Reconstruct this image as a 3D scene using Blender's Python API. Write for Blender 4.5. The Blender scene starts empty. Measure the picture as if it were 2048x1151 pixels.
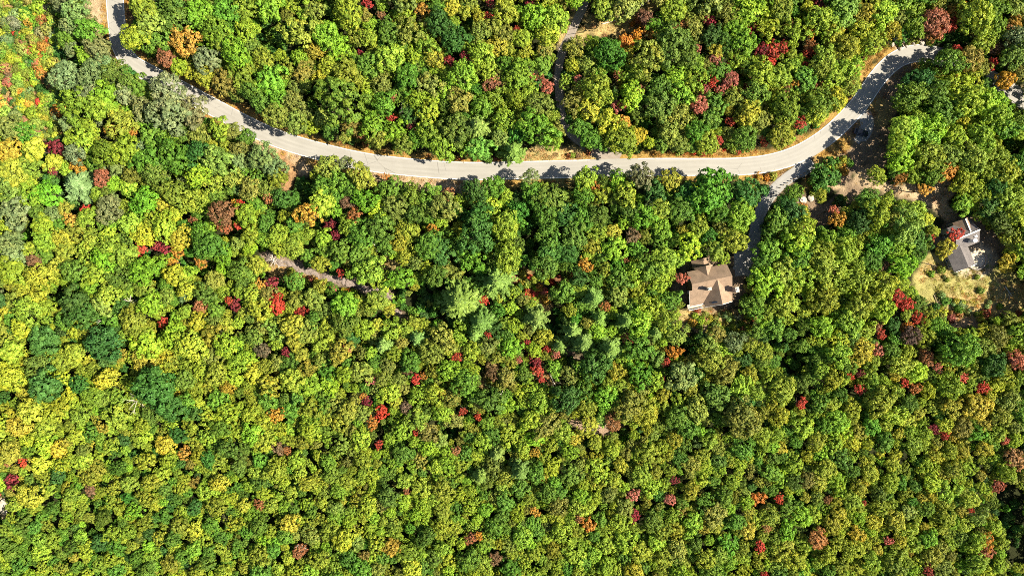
import bpy, bmesh, math, random
import numpy as np
from mathutils import Vector, Matrix

# ------------------------------------------------------------------ camera, sky, sun, exposure
scene = bpy.context.scene
col = scene.collection
H = 227.56                      # flying height above the mean ground, metres
PPM = 6.0                       # photograph pixels (2048 wide) per metre at the mean ground

cam_data = bpy.data.cameras.new('camera')
cam = bpy.data.objects.new('camera', cam_data)
col.objects.link(cam)
cam.location = (0, 0, H)
cam_data.sensor_width = 36.0
cam_data.lens = 24.0
cam_data.clip_start = 1.0
cam_data.clip_end = 9000.0
scene.camera = cam

SUN_EL = math.radians(46.0)
SHADOW_DIR = Vector((-1.0, 0.17, 0)).normalized()      # where shadows point on the ground
to_sun = Vector((-SHADOW_DIR.x * math.cos(SUN_EL), -SHADOW_DIR.y * math.cos(SUN_EL), math.sin(SUN_EL)))
world = bpy.data.worlds.new('World')
scene.world = world
world.use_nodes = True
wn = world.node_tree
for n in list(wn.nodes):
    wn.nodes.remove(n)
sky = wn.nodes.new('ShaderNodeTexSky')
sky.sky_type = 'NISHITA'
sky.sun_disc = False
sky.sun_elevation = SUN_EL
sky.sun_rotation = math.atan2(to_sun.x, to_sun.y)
bgd = wn.nodes.new('ShaderNodeBackground')
bgd.inputs['Strength'].default_value = 0.05
wo = wn.nodes.new('ShaderNodeOutputWorld')
wn.links.new(sky.outputs[0], bgd.inputs['Color'])
wn.links.new(bgd.outputs[0], wo.inputs['Surface'])

sun_data = bpy.data.lights.new('sun', 'SUN')
sun_data.energy = 4.6
sun_data.angle = math.radians(0.5)
sun_data.color = (1.0, 0.90, 0.71)
sun = bpy.data.objects.new('sun', sun_data)
col.objects.link(sun)
sun.location = (200, -40, 200)
sun.rotation_euler = (-to_sun).to_track_quat('-Z', 'Y').to_euler()

scene.view_settings.view_transform = 'Standard'
scene.view_settings.look = 'None'
scene.view_settings.exposure = 1.5
scene.view_settings.gamma = 1.0
scene.view_settings.use_curve_mapping = False
scene.render.engine = 'CYCLES'
scene.cycles.max_bounces = 5
scene.cycles.diffuse_bounces = 3
scene.cycles.glossy_bounces = 2
scene.cycles.transmission_bounces = 3
scene.cycles.transparent_max_bounces = 4
scene.cycles.use_denoising = False
scene.cycles.pixel_filter_type = 'BLACKMAN_HARRIS'
scene.cycles.filter_width = 0.9

# ------------------------------------------------------------------ helpers
rng = np.random.default_rng(7)
R = random.Random(11)


def terrain(x, y):
    return (1.3 * np.sin(x / 47.0 + 0.6) * np.cos(y / 39.0) + 1.0 * np.sin((x + 1.7 * y) / 71.0)
            + 0.5 * np.sin((y - 0.4 * x) / 23.0 + 1.0))


def P(px, py, up=0.0):
    """The place that shows at a photograph pixel, `up` metres above the ground there."""
    z = up
    for _ in range(4):
        k = (H - z) / H / PPM
        x = (px - 1024.0) * k
        y = -(py - 575.5) * k
        z = float(terrain(x, y)) + up
    return Vector((x, y, z))


def link(o, parent=None):
    col.objects.link(o)
    if parent is not None:
        o.parent = parent
    return o


def tag(o, label=None, cat=None, group=None, kind=None):
    if label: o['label'] = label
    if cat: o['category'] = cat
    if group: o['group'] = group
    if kind: o['kind'] = kind
    return o


def empty(name, loc, rz=0.0):
    o = bpy.data.objects.new(name, None)
    o.empty_display_size = 0.5
    o.location = loc
    o.rotation_euler = (0, 0, rz)
    return link(o)


def mesh_obj(name, verts, faces, mat, parent=None, smooth=False):
    me = bpy.data.meshes.new(name)
    me.from_pydata([tuple(v) for v in verts], [], [tuple(f) for f in faces])
    me.materials.append(mat)
    if smooth:
        me.polygons.foreach_set('use_smooth', [True] * len(me.polygons))
    me.update()
    return link(bpy.data.objects.new(name, me), parent)


def bm_obj(name, bm, mat, parent=None, smooth=False, loc=None):
    me = bpy.data.meshes.new(name)
    bmesh.ops.recalc_face_normals(bm, faces=bm.faces[:])
    bm.to_mesh(me)
    bm.free()
    me.materials.append(mat)
    if smooth:
        me.polygons.foreach_set('use_smooth', [True] * len(me.polygons))
    o = bpy.data.objects.new(name, me)
    if loc is not None:
        o.location = loc
    return link(o, parent)


def add_box(bm, c, s, rz=0.0, bevel=0.0):
    r = bmesh.ops.create_cube(bm, size=1.0)
    vs = r['verts']
    bmesh.ops.scale(bm, vec=s, verts=vs)
    if bevel > 0:
        es = list({e for v in vs for e in v.link_edges})
        b = bmesh.ops.bevel(bm, geom=es, offset=bevel, segments=1, affect='EDGES')
        vs = list({v for f in b['faces'] for v in f.verts} | {v for v in vs if v.is_valid})
    bmesh.ops.rotate(bm, cent=(0, 0, 0), matrix=Matrix.Rotation(rz, 3, 'Z'), verts=vs)
    bmesh.ops.translate(bm, vec=c, verts=vs)


def add_tube(bm, a, b, r0, r1, seg=6):
    a = Vector(a); b = Vector(b)
    d = (b - a).normalized()
    u = d.orthogonal().normalized(); v = d.cross(u)
    ra, rb = [], []
    for i in range(seg):
        t = 2 * math.pi * i / seg
        o = u * math.cos(t) + v * math.sin(t)
        ra.append(bm.verts.new(a + o * r0)); rb.append(bm.verts.new(b + o * r1))
    for i in range(seg):
        j = (i + 1) % seg
        bm.faces.new((ra[i], ra[j], rb[j], rb[i]))
    bm.faces.new(ra[::-1]); bm.faces.new(rb)


def add_slab(bm, poly, thick):
    """A flat polygon (seen from above, counter-clockwise) with thickness downward."""
    top = [bm.verts.new(p) for p in poly]
    bot = [bm.verts.new((p[0], p[1], p[2] - thick)) for p in poly]
    bm.faces.new(top); bm.faces.new(bot[::-1])
    n = len(poly)
    for i in range(n):
        j = (i + 1) % n
        bm.faces.new((top[j], top[i], bot[i], bot[j]))


# ------------------------------------------------------------------ materials
class NT:
    def __init__(self, name):
        self.m = bpy.data.materials.new(name)
        self.m.use_nodes = True
        self.t = self.m.node_tree
        for n in list(self.t.nodes):
            self.t.nodes.remove(n)
        self.out = self.t.nodes.new('ShaderNodeOutputMaterial')

    def n(self, typ, **kw):
        nd = self.t.nodes.new(typ)
        for k, v in kw.items():
            if k in nd.inputs:
                nd.inputs[k].default_value = v
            else:
                setattr(nd, k, v)
        return nd

    def l(self, a, b):
        self.t.links.new(a, b)

    def noise(self, scale, detail=4.0, vec=None, rough=0.55):
        nd = self.n('ShaderNodeTexNoise')
        nd.inputs['Scale'].default_value = scale
        nd.inputs['Detail'].default_value = detail
        nd.inputs['Roughness'].default_value = rough
        if vec is not None:
            self.l(vec, nd.inputs['Vector'])
        return nd.outputs['Fac']

    def coords(self):
        return self.n('ShaderNodeTexCoord').outputs['Object']

    def pos(self):
        return self.n('ShaderNodeNewGeometry').outputs['Position']

    def ramp(self, fac, stops):
        r = self.n('ShaderNodeValToRGB')
        e = r.color_ramp.elements
        while len(e) < len(stops):
            e.new(0.5)
        for i, (p, c) in enumerate(stops):
            e[i].position = p
            e[i].color = (*c, 1) if len(c) == 3 else c
        self.l(fac, r.inputs['Fac'])
        return r.outputs['Color']

    def mix(self, a, b, fac, mode='MIX'):
        m = self.n('ShaderNodeMix')
        m.data_type = 'RGBA'
        m.blend_type = mode
        for s, v in ((m.inputs[6], a), (m.inputs[7], b)):
            if isinstance(v, tuple):
                s.default_value = (*v, 1) if len(v) == 3 else v
            else:
                self.l(v, s)
        if isinstance(fac, (int, float)):
            m.inputs[0].default_value = fac
        else:
            self.l(fac, m.inputs[0])
        return m.outputs[2]

    def math(self, op, a, b=0.0, clamp=False):
        m = self.n('ShaderNodeMath')
        m.operation = op
        m.use_clamp = clamp
        for s, v in ((m.inputs[0], a), (m.inputs[1], b)):
            if isinstance(v, (int, float)):
                s.default_value = v
            else:
                self.l(v, s)
        return m.outputs[0]

    def attr(self, name, typ='GEOMETRY', out='Color'):
        a = self.n('ShaderNodeAttribute')
        a.attribute_type = typ
        a.attribute_name = name
        return a.outputs[out]

    def surface(self, color, rough=0.8, bump=None, dist=0.05, spec=0.3, metallic=0.0):
        b = self.n('ShaderNodeBsdfPrincipled')
        if isinstance(color, tuple):
            b.inputs['Base Color'].default_value = (*color, 1)
        else:
            self.l(color, b.inputs['Base Color'])
        b.inputs['Roughness'].default_value = rough
        b.inputs['Metallic'].default_value = metallic
        b.inputs['Specular IOR Level'].default_value = spec
        if bump is not None:
            bp = self.n('ShaderNodeBump')
            bp.inputs['Distance'].default_value = dist
            bp.inputs['Strength'].default_value = 1.0
            self.l(bump, bp.inputs['Height'])
            self.l(bp.outputs[0], b.inputs['Normal'])
        self.l(b.outputs[0], self.out.inputs['Surface'])
        return self.m


def leaf_material(name, source):
    """source 'OBJECT': colour of the object; 'INSTANCER': colour attribute carried by the point."""
    t = NT(name)
    if source == 'OBJECT':
        base = t.n('ShaderNodeObjectInfo').outputs['Color']
    else:
        base = t.attr('leaf_color', 'INSTANCER')
    tone = t.attr('tone', 'GEOMETRY', 'Fac')       # 0..1, per leaf and per clump
    hue = t.attr('hue', 'GEOMETRY', 'Fac')         # 0..1, per branch
    c = t.mix(base, (0.46, 0.56, 0.55), 1.0, 'MULTIPLY')
    c2 = t.mix(base, (1.68, 1.62, 2.0), 1.0, 'MULTIPLY')
    c = t.mix(c, c2, tone)
    warm = t.mix(c, (1.48, 1.12, 0.85), 1.0, 'MULTIPLY')
    c = t.mix(c, warm, hue)
    d = t.n('ShaderNodeBsdfPrincipled')
    d.inputs['Roughness'].default_value = 0.55
    d.inputs['Specular IOR Level'].default_value = 0.18
    t.l(c, d.inputs['Base Color'])
    tr = t.n('ShaderNodeBsdfTranslucent')
    tc = t.mix(c, (1.15, 1.1, 0.5), 1.0, 'MULTIPLY')
    t.l(tc, tr.inputs['Color'])
    mx = t.n('ShaderNodeMixShader')
    mx.inputs[0].default_value = 0.25
    t.l(d.outputs[0], mx.inputs[1]); t.l(tr.outputs[0], mx.inputs[2])
    t.l(mx.outputs[0], t.out.inputs['Surface'])
    return t.m


LEAF = leaf_material('leaves', 'OBJECT')
LEAF_I = leaf_material('leaves_far', 'INSTANCER')


def simple(name, c0, c1, scale=1.5, rough=0.8, bump=0.03, spec=0.25):
    t = NT(name)
    v = t.coords()
    f = t.noise(scale, 5, v)
    f2 = t.noise(scale * 7, 3, v)
    fac = t.math('ADD', t.math('MULTIPLY', f, 0.7), t.math('MULTIPLY', f2, 0.3))
    c = t.ramp(fac, [(0.3, c0), (0.7, c1)])
    return t.surface(c, rough, f2 if bump else None, bump, spec)


BARK = simple('bark', (0.05, 0.04, 0.03), (0.14, 0.11, 0.085), 3.0)
DEADWOOD = simple('dead_wood', (0.34, 0.30, 0.26), (0.62, 0.57, 0.50), 2.0)
STONE = simple('granite', (0.26, 0.23, 0.20), (0.55, 0.50, 0.43), 1.2, bump=0.08)
LEDGE = simple('ledge_rock', (0.13, 0.105, 0.095), (0.31, 0.25, 0.22), 1.0, bump=0.08)
TIMBER = simple('weathered_timber', (0.16, 0.12, 0.08), (0.34, 0.27, 0.19), 2.5)
WHITE = simple('white_paint', (0.72, 0.71, 0.68), (0.84, 0.83, 0.80), 1.0, rough=0.5)
WALL_A = simple('brown_siding', (0.10, 0.07, 0.05), (0.17, 0.12, 0.085), 1.2)
WALL_B = simple('grey_siding', (0.20, 0.19, 0.18), (0.30, 0.28, 0.26), 1.2)
CHIMNEY = simple('chimney_stone', (0.16, 0.14, 0.13), (0.36, 0.32, 0.28), 2.2, bump=0.06)
METAL = simple('pale_metal', (0.50, 0.52, 0.55), (0.66, 0.68, 0.70), 2.0, rough=0.35, spec=0.5)
DARKMETAL = simple('dark_metal', (0.02, 0.02, 0.022), (0.05, 0.05, 0.055), 2.0, rough=0.4)
DECK = simple('deck_board', (0.30, 0.25, 0.20), (0.46, 0.40, 0.33), 1.5)
PATIO = simple('patio_stone', (0.42, 0.36, 0.28), (0.62, 0.55, 0.43), 1.5)


def shingle(name, c0, c1):
    t = NT(name)
    v = t.coords()
    br = t.n('ShaderNodeTexBrick')
    t.l(v, br.inputs['Vector'])
    br.inputs['Scale'].default_value = 2.2
    br.inputs['Color1'].default_value = (*c0, 1)
    br.inputs['Color2'].default_value = (*c1, 1)
    br.inputs['Mortar'].default_value = (*[x * 0.55 for x in c0], 1)
    br.inputs['Mortar Size'].default_value = 0.03
    f = t.noise(0.6, 5, v)
    stain = t.ramp(f, [(0.3, (0.78, 0.78, 0.78)), (0.7, (1.12, 1.1, 1.08))])
    c = t.mix(br.outputs['Color'], stain, 1.0, 'MULTIPLY')
    return t.surface(c, 0.85, br.outputs['Fac'], 0.02, 0.2)


ROOF_A = shingle('brown_shingle', (0.30, 0.21, 0.145), (0.385, 0.28, 0.20))
ROOF_B = shingle('grey_shingle', (0.17, 0.155, 0.155), (0.235, 0.215, 0.215))

g = NT('window_glass')
GLASS = g.surface((0.02, 0.03, 0.05), 0.08, spec=0.8)
g = NT('car_paint')
CARPAINT = g.surface((0.012, 0.015, 0.028), 0.22, spec=0.7)
g = NT('tyre_rubber')
RUBBER = g.surface((0.015, 0.015, 0.015), 0.8)
g = NT('lamp_lens')
LENS = g.surface((0.6, 0.6, 0.58), 0.15, spec=0.7)
g = NT('tail_lens')
TAIL = g.surface((0.25, 0.01, 0.01), 0.2, spec=0.7)


def asphalt(name, c0, c1, tracks):
    t = NT(name)
    uv = t.n('ShaderNodeUVMap'); uv.uv_map = 'UVMap'
    sep = t.n('ShaderNodeSeparateXYZ')
    t.l(uv.outputs[0], sep.inputs[0])
    w = t.pos()
    mp = t.n('ShaderNodeMapping'); mp.inputs['Scale'].default_value = (0.9, 0.035, 1)
    t.l(uv.outputs[0], mp.inputs['Vector'])
    streak = t.noise(1.6, 5, mp.outputs[0])
    blotch = t.noise(0.22, 5, w)
    grain = t.noise(5.0, 4, w)
    fac = t.math('ADD', t.math('MULTIPLY', streak, 0.5), t.math('ADD', t.math('MULTIPLY', blotch, 0.35), t.math('MULTIPLY', grain, 0.15)))
    c = t.ramp(fac, [(0.32, c0), (0.66, c1)])
    # wheel paths worn darker, crown of the lane paler
    wv = t.n('ShaderNodeMath'); wv.operation = 'COSINE'
    t.l(t.math('MULTIPLY', sep.outputs['X'], tracks), wv.inputs[0])
    k = t.math('MULTIPLY', t.math('ADD', wv.outputs[0], 1.0), 0.055)
    c = t.mix(c, (0.55, 0.54, 0.53), k, 'MULTIPLY')
    # cracks and sealed joints
    vor = t.n('ShaderNodeTexVoronoi'); vor.feature = 'DISTANCE_TO_EDGE'
    vor.inputs['Scale'].default_value = 0.16
    wob = t.mix(w, t.n('ShaderNodeTexNoise', Scale=0.6, Detail=4.0).outputs['Color'], 0.25, 'ADD')
    t.l(wob, vor.inputs['Vector'])
    crack = t.math('LESS_THAN', vor.outputs['Distance'], 0.010)
    gate = t.math('GREATER_THAN', t.noise(0.05, 2, w), 0.52)
    c = t.mix(c, (0.12, 0.115, 0.11), t.math('MULTIPLY', t.math('MULTIPLY', crack, gate), 0.5))
    return t.surface(c, 0.85, grain, 0.02, 0.2)


ROAD = asphalt('pale_asphalt', (0.255, 0.246, 0.228), (0.325, 0.316, 0.296), 4.2)
DRIVE = asphalt('drive_asphalt', (0.215, 0.212, 0.205), (0.29, 0.286, 0.278), 3.6)
LANE = asphalt('lane_gravel', (0.20, 0.17, 0.145), (0.30, 0.26, 0.225), 4.2)


def line_paint():
    t = NT('road_line_paint')
    w = t.pos()
    f = t.noise(1.4, 5, w)
    c = t.ramp(f, [(0.36, (0.48, 0.46, 0.42)), (0.5, (0.80, 0.79, 0.76))])
    return t.surface(c, 0.7)


LINE = line_paint()


def ground_material():
    t = NT('forest_ground')
    w = t.pos()
    a = t.attr('ground_color')
    f = t.noise(0.35, 6, w, 0.65)
    f2 = t.noise(2.6, 5, w, 0.6)
    k = t.ramp(f, [(0.28, (0.62, 0.60, 0.58)), (0.72, (1.32, 1.28, 1.2))])
    k2 = t.ramp(f2, [(0.25, (0.62, 0.6, 0.56)), (0.75, (1.35, 1.33, 1.28))])
    c = t.mix(a, k, 1.0, 'MULTIPLY')
    c = t.mix(c, k2, 1.0, 'MULTIPLY')
    c = t.mix(c, (.78, .80, .84), 1.0, 'MULTIPLY')
    h = t.math('ADD', t.math('MULTIPLY', f, 0.5), f2)
    return t.surface(c, 0.95, h, 0.25, 0.1)


GROUND = ground_material()

# ------------------------------------------------------------------ layout in photograph pixels
MAIN = [(222, -120), (224, -60), (229, -10), (233, 40), (240, 88), (262, 125), (308, 152), (362, 180), (428, 215), (498, 252), (560, 279),
        (640, 303), (740, 325), (860, 338), (950, 342), (1060, 340), (1180, 337), (1300, 334), (1400, 334),
        (1478, 333), (1540, 326), (1596, 308), (1648, 277), (1690, 240), (1720, 206), (1752, 160), (1778, 131),
        (1804, 114), (1834, 107), (1866, 110), (1905, 122), (1950, 142), (2000, 170), (2052, 204), (2120, 250), (2200, 300)]
DRIVEWAY = [(1624, 322), (1604, 337), (1572, 359), (1548, 381), (1530, 406), (1517, 435), (1510, 468), (1506, 495), (1497, 525), (1485, 548)]
SIDE_LANE = [(1236, 322), (1205, 305), (1172, 290), (1148, 274), (1132, 254), (1123, 222), (1117, 170), (1119, 125), (1128, 95), (1140, 72), (1153, 42), (1166, 14), (1178, -20), (1192, -80), (1210, -150)]
DIRT = [(1742, 236), (1752, 280), (1745, 320), (1722, 362), (1690, 392), (1640, 432), (1612, 452)]
DIRT2 = [(1722, 352), (1770, 372), (1820, 388), (1862, 402), (1890, 425), (1912, 452)]


def catmull(pts, step):
    p = [np.array(q, float) for q in pts]
    p = [2 * p[0] - p[1]] + p + [2 * p[-1] - p[-2]]
    out = []
    for i in range(1, len(p) - 2):
        a, b, c, d = p[i - 1], p[i], p[i + 1], p[i + 2]
        n = max(2, int(np.linalg.norm(c - b) / step))
        for k in range(n):
            t = k / n
            out.append(0.5 * ((2 * b) + (-a + c) * t + (2 * a - 5 * b + 4 * c - d) * t * t + (-a + 3 * b - 3 * c + d) * t ** 3))
    out.append(p[-2])
    return np.array(out)


C_MAIN = catmull(MAIN, 8)
C_DRIVE = catmull(DRIVEWAY, 6)
C_LANE = catmull(SIDE_LANE, 6)
C_DIRT = catmull(DIRT, 6)
C_DIRT2 = catmull(DIRT2, 6)


def dist_to(poly, X, Y):
    """Distance in pixels from points (arrays) to a polyline."""
    best = np.full(np.shape(X), 1e9)
    for (ax, ay), (bx, by) in zip(poly[:-1], poly[1:]):
        dx, dy = bx - ax, by - ay
        L = dx * dx + dy * dy
        t = np.clip(((X - ax) * dx + (Y - ay) * dy) / max(L, 1e-9), 0, 1)
        d = np.hypot(X - ax - t * dx, Y - ay - t * dy)
        best = np.minimum(best, d)
    return best


# open places: (polyline, half width px, colour, keeps trees away)
SAND = (0.46, 0.355, 0.235); PALE = (0.50, 0.42, 0.31); DRY = (0.40, 0.265, 0.085); STRAW = (0.44, 0.345, 0.155)
RUSTG = (0.30, 0.15, 0.05); EARTH = (0.235, 0.175, 0.125); ROCKC = (0.38, 0.32, 0.28); MEADOW = (0.35, 0.325, 0.12)
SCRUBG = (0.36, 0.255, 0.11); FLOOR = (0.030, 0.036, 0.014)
OPEN = [
    (C_MAIN[(C_MAIN[:, 0] < 1864)][::3], 28, DRY, True), ([(1992, 166), (2050, 204)], 14, SAND, True), ([(1040, 318), (1120, 308), (1190, 306)], 15, STRAW, True), ([(1270, 312), (1420, 308), (1520, 302)], 9, DRY, True),
    ([(186, 8), (190, 30), (196, 50)], 17, SAND, True), ([(470, 262), (560, 300), (598, 322), (606, 342)], 14, SAND, True), ([(560, 310), (585, 345), (578, 365)], 13, (0.42, 0.25, 0.13), True),
    ([(745, 352), (850, 366), (965, 372)], 13, SAND, True), ([(250, 128), (275, 138)], 12, PALE, True),
    ([(1095, 348), (1130, 362)], 14, MEADOW, True),
    ([(1500, 356), (1556, 348), (1596, 338)], 8, DRY, True), ([(1538, 372), (1570, 352)], 8, DRY, True),
    ([(1150, 22), (1136, 60), (1126, 90)], 12, STRAW, True), ([(1200, 60), (1235, 52), (1266, 46)], 17, STRAW, True), ([(1285, 22), (1320, 8)], 13, STRAW, True),
    ([(1798, 135), (1776, 180), (1770, 225)], 24, EARTH, True), ([(1990, 505), (1985, 480)], 20, EARTH, True), ([(1168, 74), (1182, 40)], 12, STRAW, True), (C_LANE, 6, EARTH, True), (C_DRIVE[:14], 18, EARTH, True), (C_DRIVE[13:], 9, EARTH, True), ([(1480, 520), (1500, 522)], 22, EARTH, True),
    (C_DIRT, 17, EARTH, True), ([(1745, 215), (1768, 230), (1760, 262)], 20, (0.34, 0.26, 0.12), True), ([(1770, 260), (1785, 300), (1755, 330)], 12, EARTH, True), (C_DIRT2, 15, SAND, True), ([(1842, 396), (1885, 385), (1896, 372)], 18, SAND, True),
    ([(1662, 372), (1676, 366)], 12, SAND, True), ([(1610, 400), (1640, 420)], 14, EARTH, True), ([(1610, 372), (1660, 345)], 11, DRY, True), ([(1700, 262), (1736, 272)], 26, EARTH, True), ([(1648, 318), (1690, 290)], 16, DRY, True), ([(1690, 330), (1720, 310)], 24, EARTH, True),
    ([(1868, 560), (1905, 570), (2000, 578)], 46, MEADOW, True), ([(1905, 618), (1960, 612), (2030, 595)], 30, STRAW, True), ([(1850, 545), (1880, 540)], 18, STRAW, True), ([(2000, 565), (2048, 580)], 12, STRAW, True),
    ([(1905, 640), (1950, 645)], 14, (0.34, 0.24, 0.15), True),
    ([(1372, 640), (1420, 636), (1480, 640)], 20, STRAW, True), ([(1392, 648), (1410, 655)], 12, SAND, True),
    ([(1395, 565), (1440, 575)], 48, EARTH, True), ([(1905, 475), (1940, 470)], 36, EARTH, True), ([(1940, 520), (1966, 520)], 30, PALE, True),
    ([(532, 512), (560, 522), (600, 536), (645, 552), (690, 562), (740, 578), (782, 594)], 9, (0.25, 0.195, 0.155), True), ([(782, 594), (790, 620), (812, 634)], 10, (0.36, 0.27, 0.19), True),
    ([(540, 535), (575, 548), (620, 565)], 12, SCRUBG, True),
    ([(770, 520), (800, 528)], 11, STRAW, True),
    ([(1035, 548), (1060, 560), (1082, 588), (1090, 610)], 15, (0.40, 0.27, 0.12), True), ([(1105, 556), (1160, 560)], 7, (0.3, 0.15, 0.08), True),
    ([(1120, 690), (1150, 720)], 10, EARTH, True), ([(1085, 745), (1105, 765)], 10, SCRUBG, True),
    ([(1150, 845), (1200, 858), (1240, 852)], 9, (0.36, 0.26, 0.19), True),
    ([(0, 1000), (8, 1025)], 12, PALE, True),
    ([(575, 470), (600, 480), (620, 500)], 18, SCRUBG, False), ([(985, 740), (975, 770)], 14, SCRUBG, True),
    ([(1395, 130), (1440, 160), (1490, 165)], 18, (0.40, 0.24, 0.14), False),
    ([(2018, 990), (2030, 1050), (2040, 1100)], 26, FLOOR, True),  # dark treeless patch standing in for shade cast by trees further east
    ([(1800, 96), (1845, 84)], 12, SAND, True), ([(1700, 165), (1740, 120), (1775, 100)], 10, DRY, True),
]
SCRUB_POLY = [(-120, -120), (95, -60), (120, 20), (128, 100), (120, 170), (135, 230), (120, 280), (60, 270), (-120, 200)]


def in_poly(poly, X, Y):
    inside = np.zeros(np.shape(X), bool)
    n = len(poly)
    for i in range(n):
        x0, y0 = poly[i]; x1, y1 = poly[(i + 1) % n]
        if y0 == y1:
            continue
        c = ((y0 > Y) != (y1 > Y)) & (X < (x1 - x0) * (Y - y0) / (y1 - y0) + x0)
        inside ^= c
    return inside


# ------------------------------------------------------------------ ground
def build_ground():
    ax = np.concatenate([[-4000, -2200, -1100, -600, -350], np.arange(-250, 250.1, 1.0), [350, 600, 1100, 2200, 4000]])
    ay = np.concatenate([[-4000, -2200, -1100, -600, -300], np.arange(-170, 170.1, 1.0), [300, 600, 1100, 2200, 4000]])
    X, Y = np.meshgrid(ax, ay)
    Z = terrain(X, Y)
    nx, ny = len(ax), len(ay)
    verts = np.stack([X.ravel(), Y.ravel(), Z.ravel()], 1)
    i = np.arange(nx - 1)[None, :] + (np.arange(ny - 1) * nx)[:, None]
    i = i.ravel()
    faces = np.stack([i, i + 1, i + 1 + nx, i + nx], 1)
    me = bpy.data.meshes.new('ground')
    me.vertices.add(len(verts)); me.vertices.foreach_set('co', verts.ravel())
    me.loops.add(faces.size); me.loops.foreach_set('vertex_index', faces.ravel())
    me.polygons.add(len(faces)); me.polygons.foreach_set('loop_start', np.arange(0, faces.size, 4))
    me.polygons.foreach_set('use_smooth', np.ones(len(faces), bool))
    me.update(calc_edges=True)
    k = PPM * H / (H - Z)
    PX = 1024 + X * k; PY = 575.5 - Y * k
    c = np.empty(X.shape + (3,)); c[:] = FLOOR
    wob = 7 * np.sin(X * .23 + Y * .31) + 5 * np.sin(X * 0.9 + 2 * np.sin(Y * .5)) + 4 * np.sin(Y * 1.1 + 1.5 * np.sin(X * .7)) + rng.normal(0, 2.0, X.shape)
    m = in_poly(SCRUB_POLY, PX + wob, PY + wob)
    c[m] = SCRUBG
    for line, hw, colr, _ in OPEN:
        xs = [q[0] for q in line]; ys = [q[1] for q in line]
        sel = (PX > min(xs) - hw - 30) & (PX < max(xs) + hw + 30) & (PY > min(ys) - hw - 30) & (PY < max(ys) + hw + 30)
        if not sel.any():
            continue
        d = dist_to(line, PX[sel], PY[sel]) + wob[sel] * 0.6
        a = np.clip((hw - d) / 8 + 0.5, 0, 1)[:, None]
        c[sel] = c[sel] * (1 - a) + np.array(colr) * a
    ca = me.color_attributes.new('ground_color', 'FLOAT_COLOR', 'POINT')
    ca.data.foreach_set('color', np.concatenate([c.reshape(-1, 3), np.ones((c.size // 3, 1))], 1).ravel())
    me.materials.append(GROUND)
    return tag(link(bpy.data.objects.new('ground', me)), kind='structure')


build_ground()


def ribbon(name, curve_px, width, mat, up, parent=None, offset=0.0, cross=7, keep=None, taper=None):
    pts = np.array([P(x, y, 0)[:2] for x, y in curve_px])
    d = np.gradient(pts, axis=0)
    d /= np.linalg.norm(d, axis=1)[:, None]
    nrm = np.stack([-d[:, 1], d[:, 0]], 1)
    s = np.concatenate([[0], np.cumsum(np.linalg.norm(np.diff(pts, axis=0), axis=1))])
    verts, uvs, faces = [], [], []
    for i in range(len(pts)):
        w = width * (taper(curve_px[i]) if taper else 1.0)
        for j in range(cross):
            t = (j / (cross - 1) - 0.5) * w + offset
            q = pts[i] + nrm[i] * t
            verts.append((q[0], q[1], float(terrain(q[0], q[1])) + up))
            uvs.append((t, s[i]))
    for i in range(len(pts) - 1):
        if keep and not (keep(curve_px[i]) and keep(curve_px[i + 1])):
            continue
        for j in range(cross - 1):
            a = i * cross + j
            faces.append((a, a + cross, a + cross + 1, a + 1))
    me = bpy.data.meshes.new(name)
    me.from_pydata(verts, [], faces)
    uvl = me.uv_layers.new(name='UVMap')
    vi = np.empty(len(me.loops), int); me.loops.foreach_get('vertex_index', vi)
    uvl.data.foreach_set('uv', np.array(uvs)[vi].ravel())
    me.polygons.foreach_set('use_smooth', [True] * len(me.polygons))
    bm = bmesh.new(); bm.from_mesh(me)
    bmesh.ops.recalc_face_normals(bm, faces=bm.faces[:])
    if sum(f.normal.z for f in bm.faces) < 0:
        bmesh.ops.reverse_faces(bm, faces=bm.faces[:])
    bm.to_mesh(me); bm.free()
    me.materials.append(mat)
    return link(bpy.data.objects.new(name, me), parent)


RW = 6.05
road = tag(ribbon('road', C_MAIN, RW, ROAD, 0.10), kind='structure')
ribbon('edge_line', C_MAIN, 0.20, LINE, 0.106, road, RW / 2 - 0.22, 2, keep=lambda q: not (1188 < q[0] < 1270) and not (q[0] > 1870))
ribbon('edge_line', C_MAIN, 0.20, LINE, 0.106, road, -RW / 2 + 0.22, 2, keep=lambda q: not (1606 < q[0] < 1655) and not (q[0] > 1870))
tag(ribbon('driveway', C_DRIVE, 4.0, DRIVE, 0.07, taper=lambda q: 1.75 if q[1] < 326 else (1.3 if q[1] < 342 else (1.0 if q[1] < 480 else 1.0 + (q[1] - 480) / 70.0))), kind='structure')
tag(ribbon('side_lane', C_LANE, 2.7, LANE, 0.065, taper=lambda q: 1.0 + max(0, (q[0] - 1160) / 40.0) if q[1] > 270 else 1.0), kind='structure')
# paved lay-by beside the road where the car stands
lay = catmull([(1722, 216), (1733, 240), (1730, 262), (1712, 284)], 6)
tag(ribbon('lay_by', lay, 4.6, DRIVE, 0.05, taper=lambda q: 1.0 if 224 < q[1] < 276 else 0.5), kind='structure')
# parking court of the brown house
pc = [P(x, y, 0) for x, y in ((1468, 506), (1492, 498), (1514, 502), (1514, 540), (1496, 550), (1470, 552))]


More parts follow.
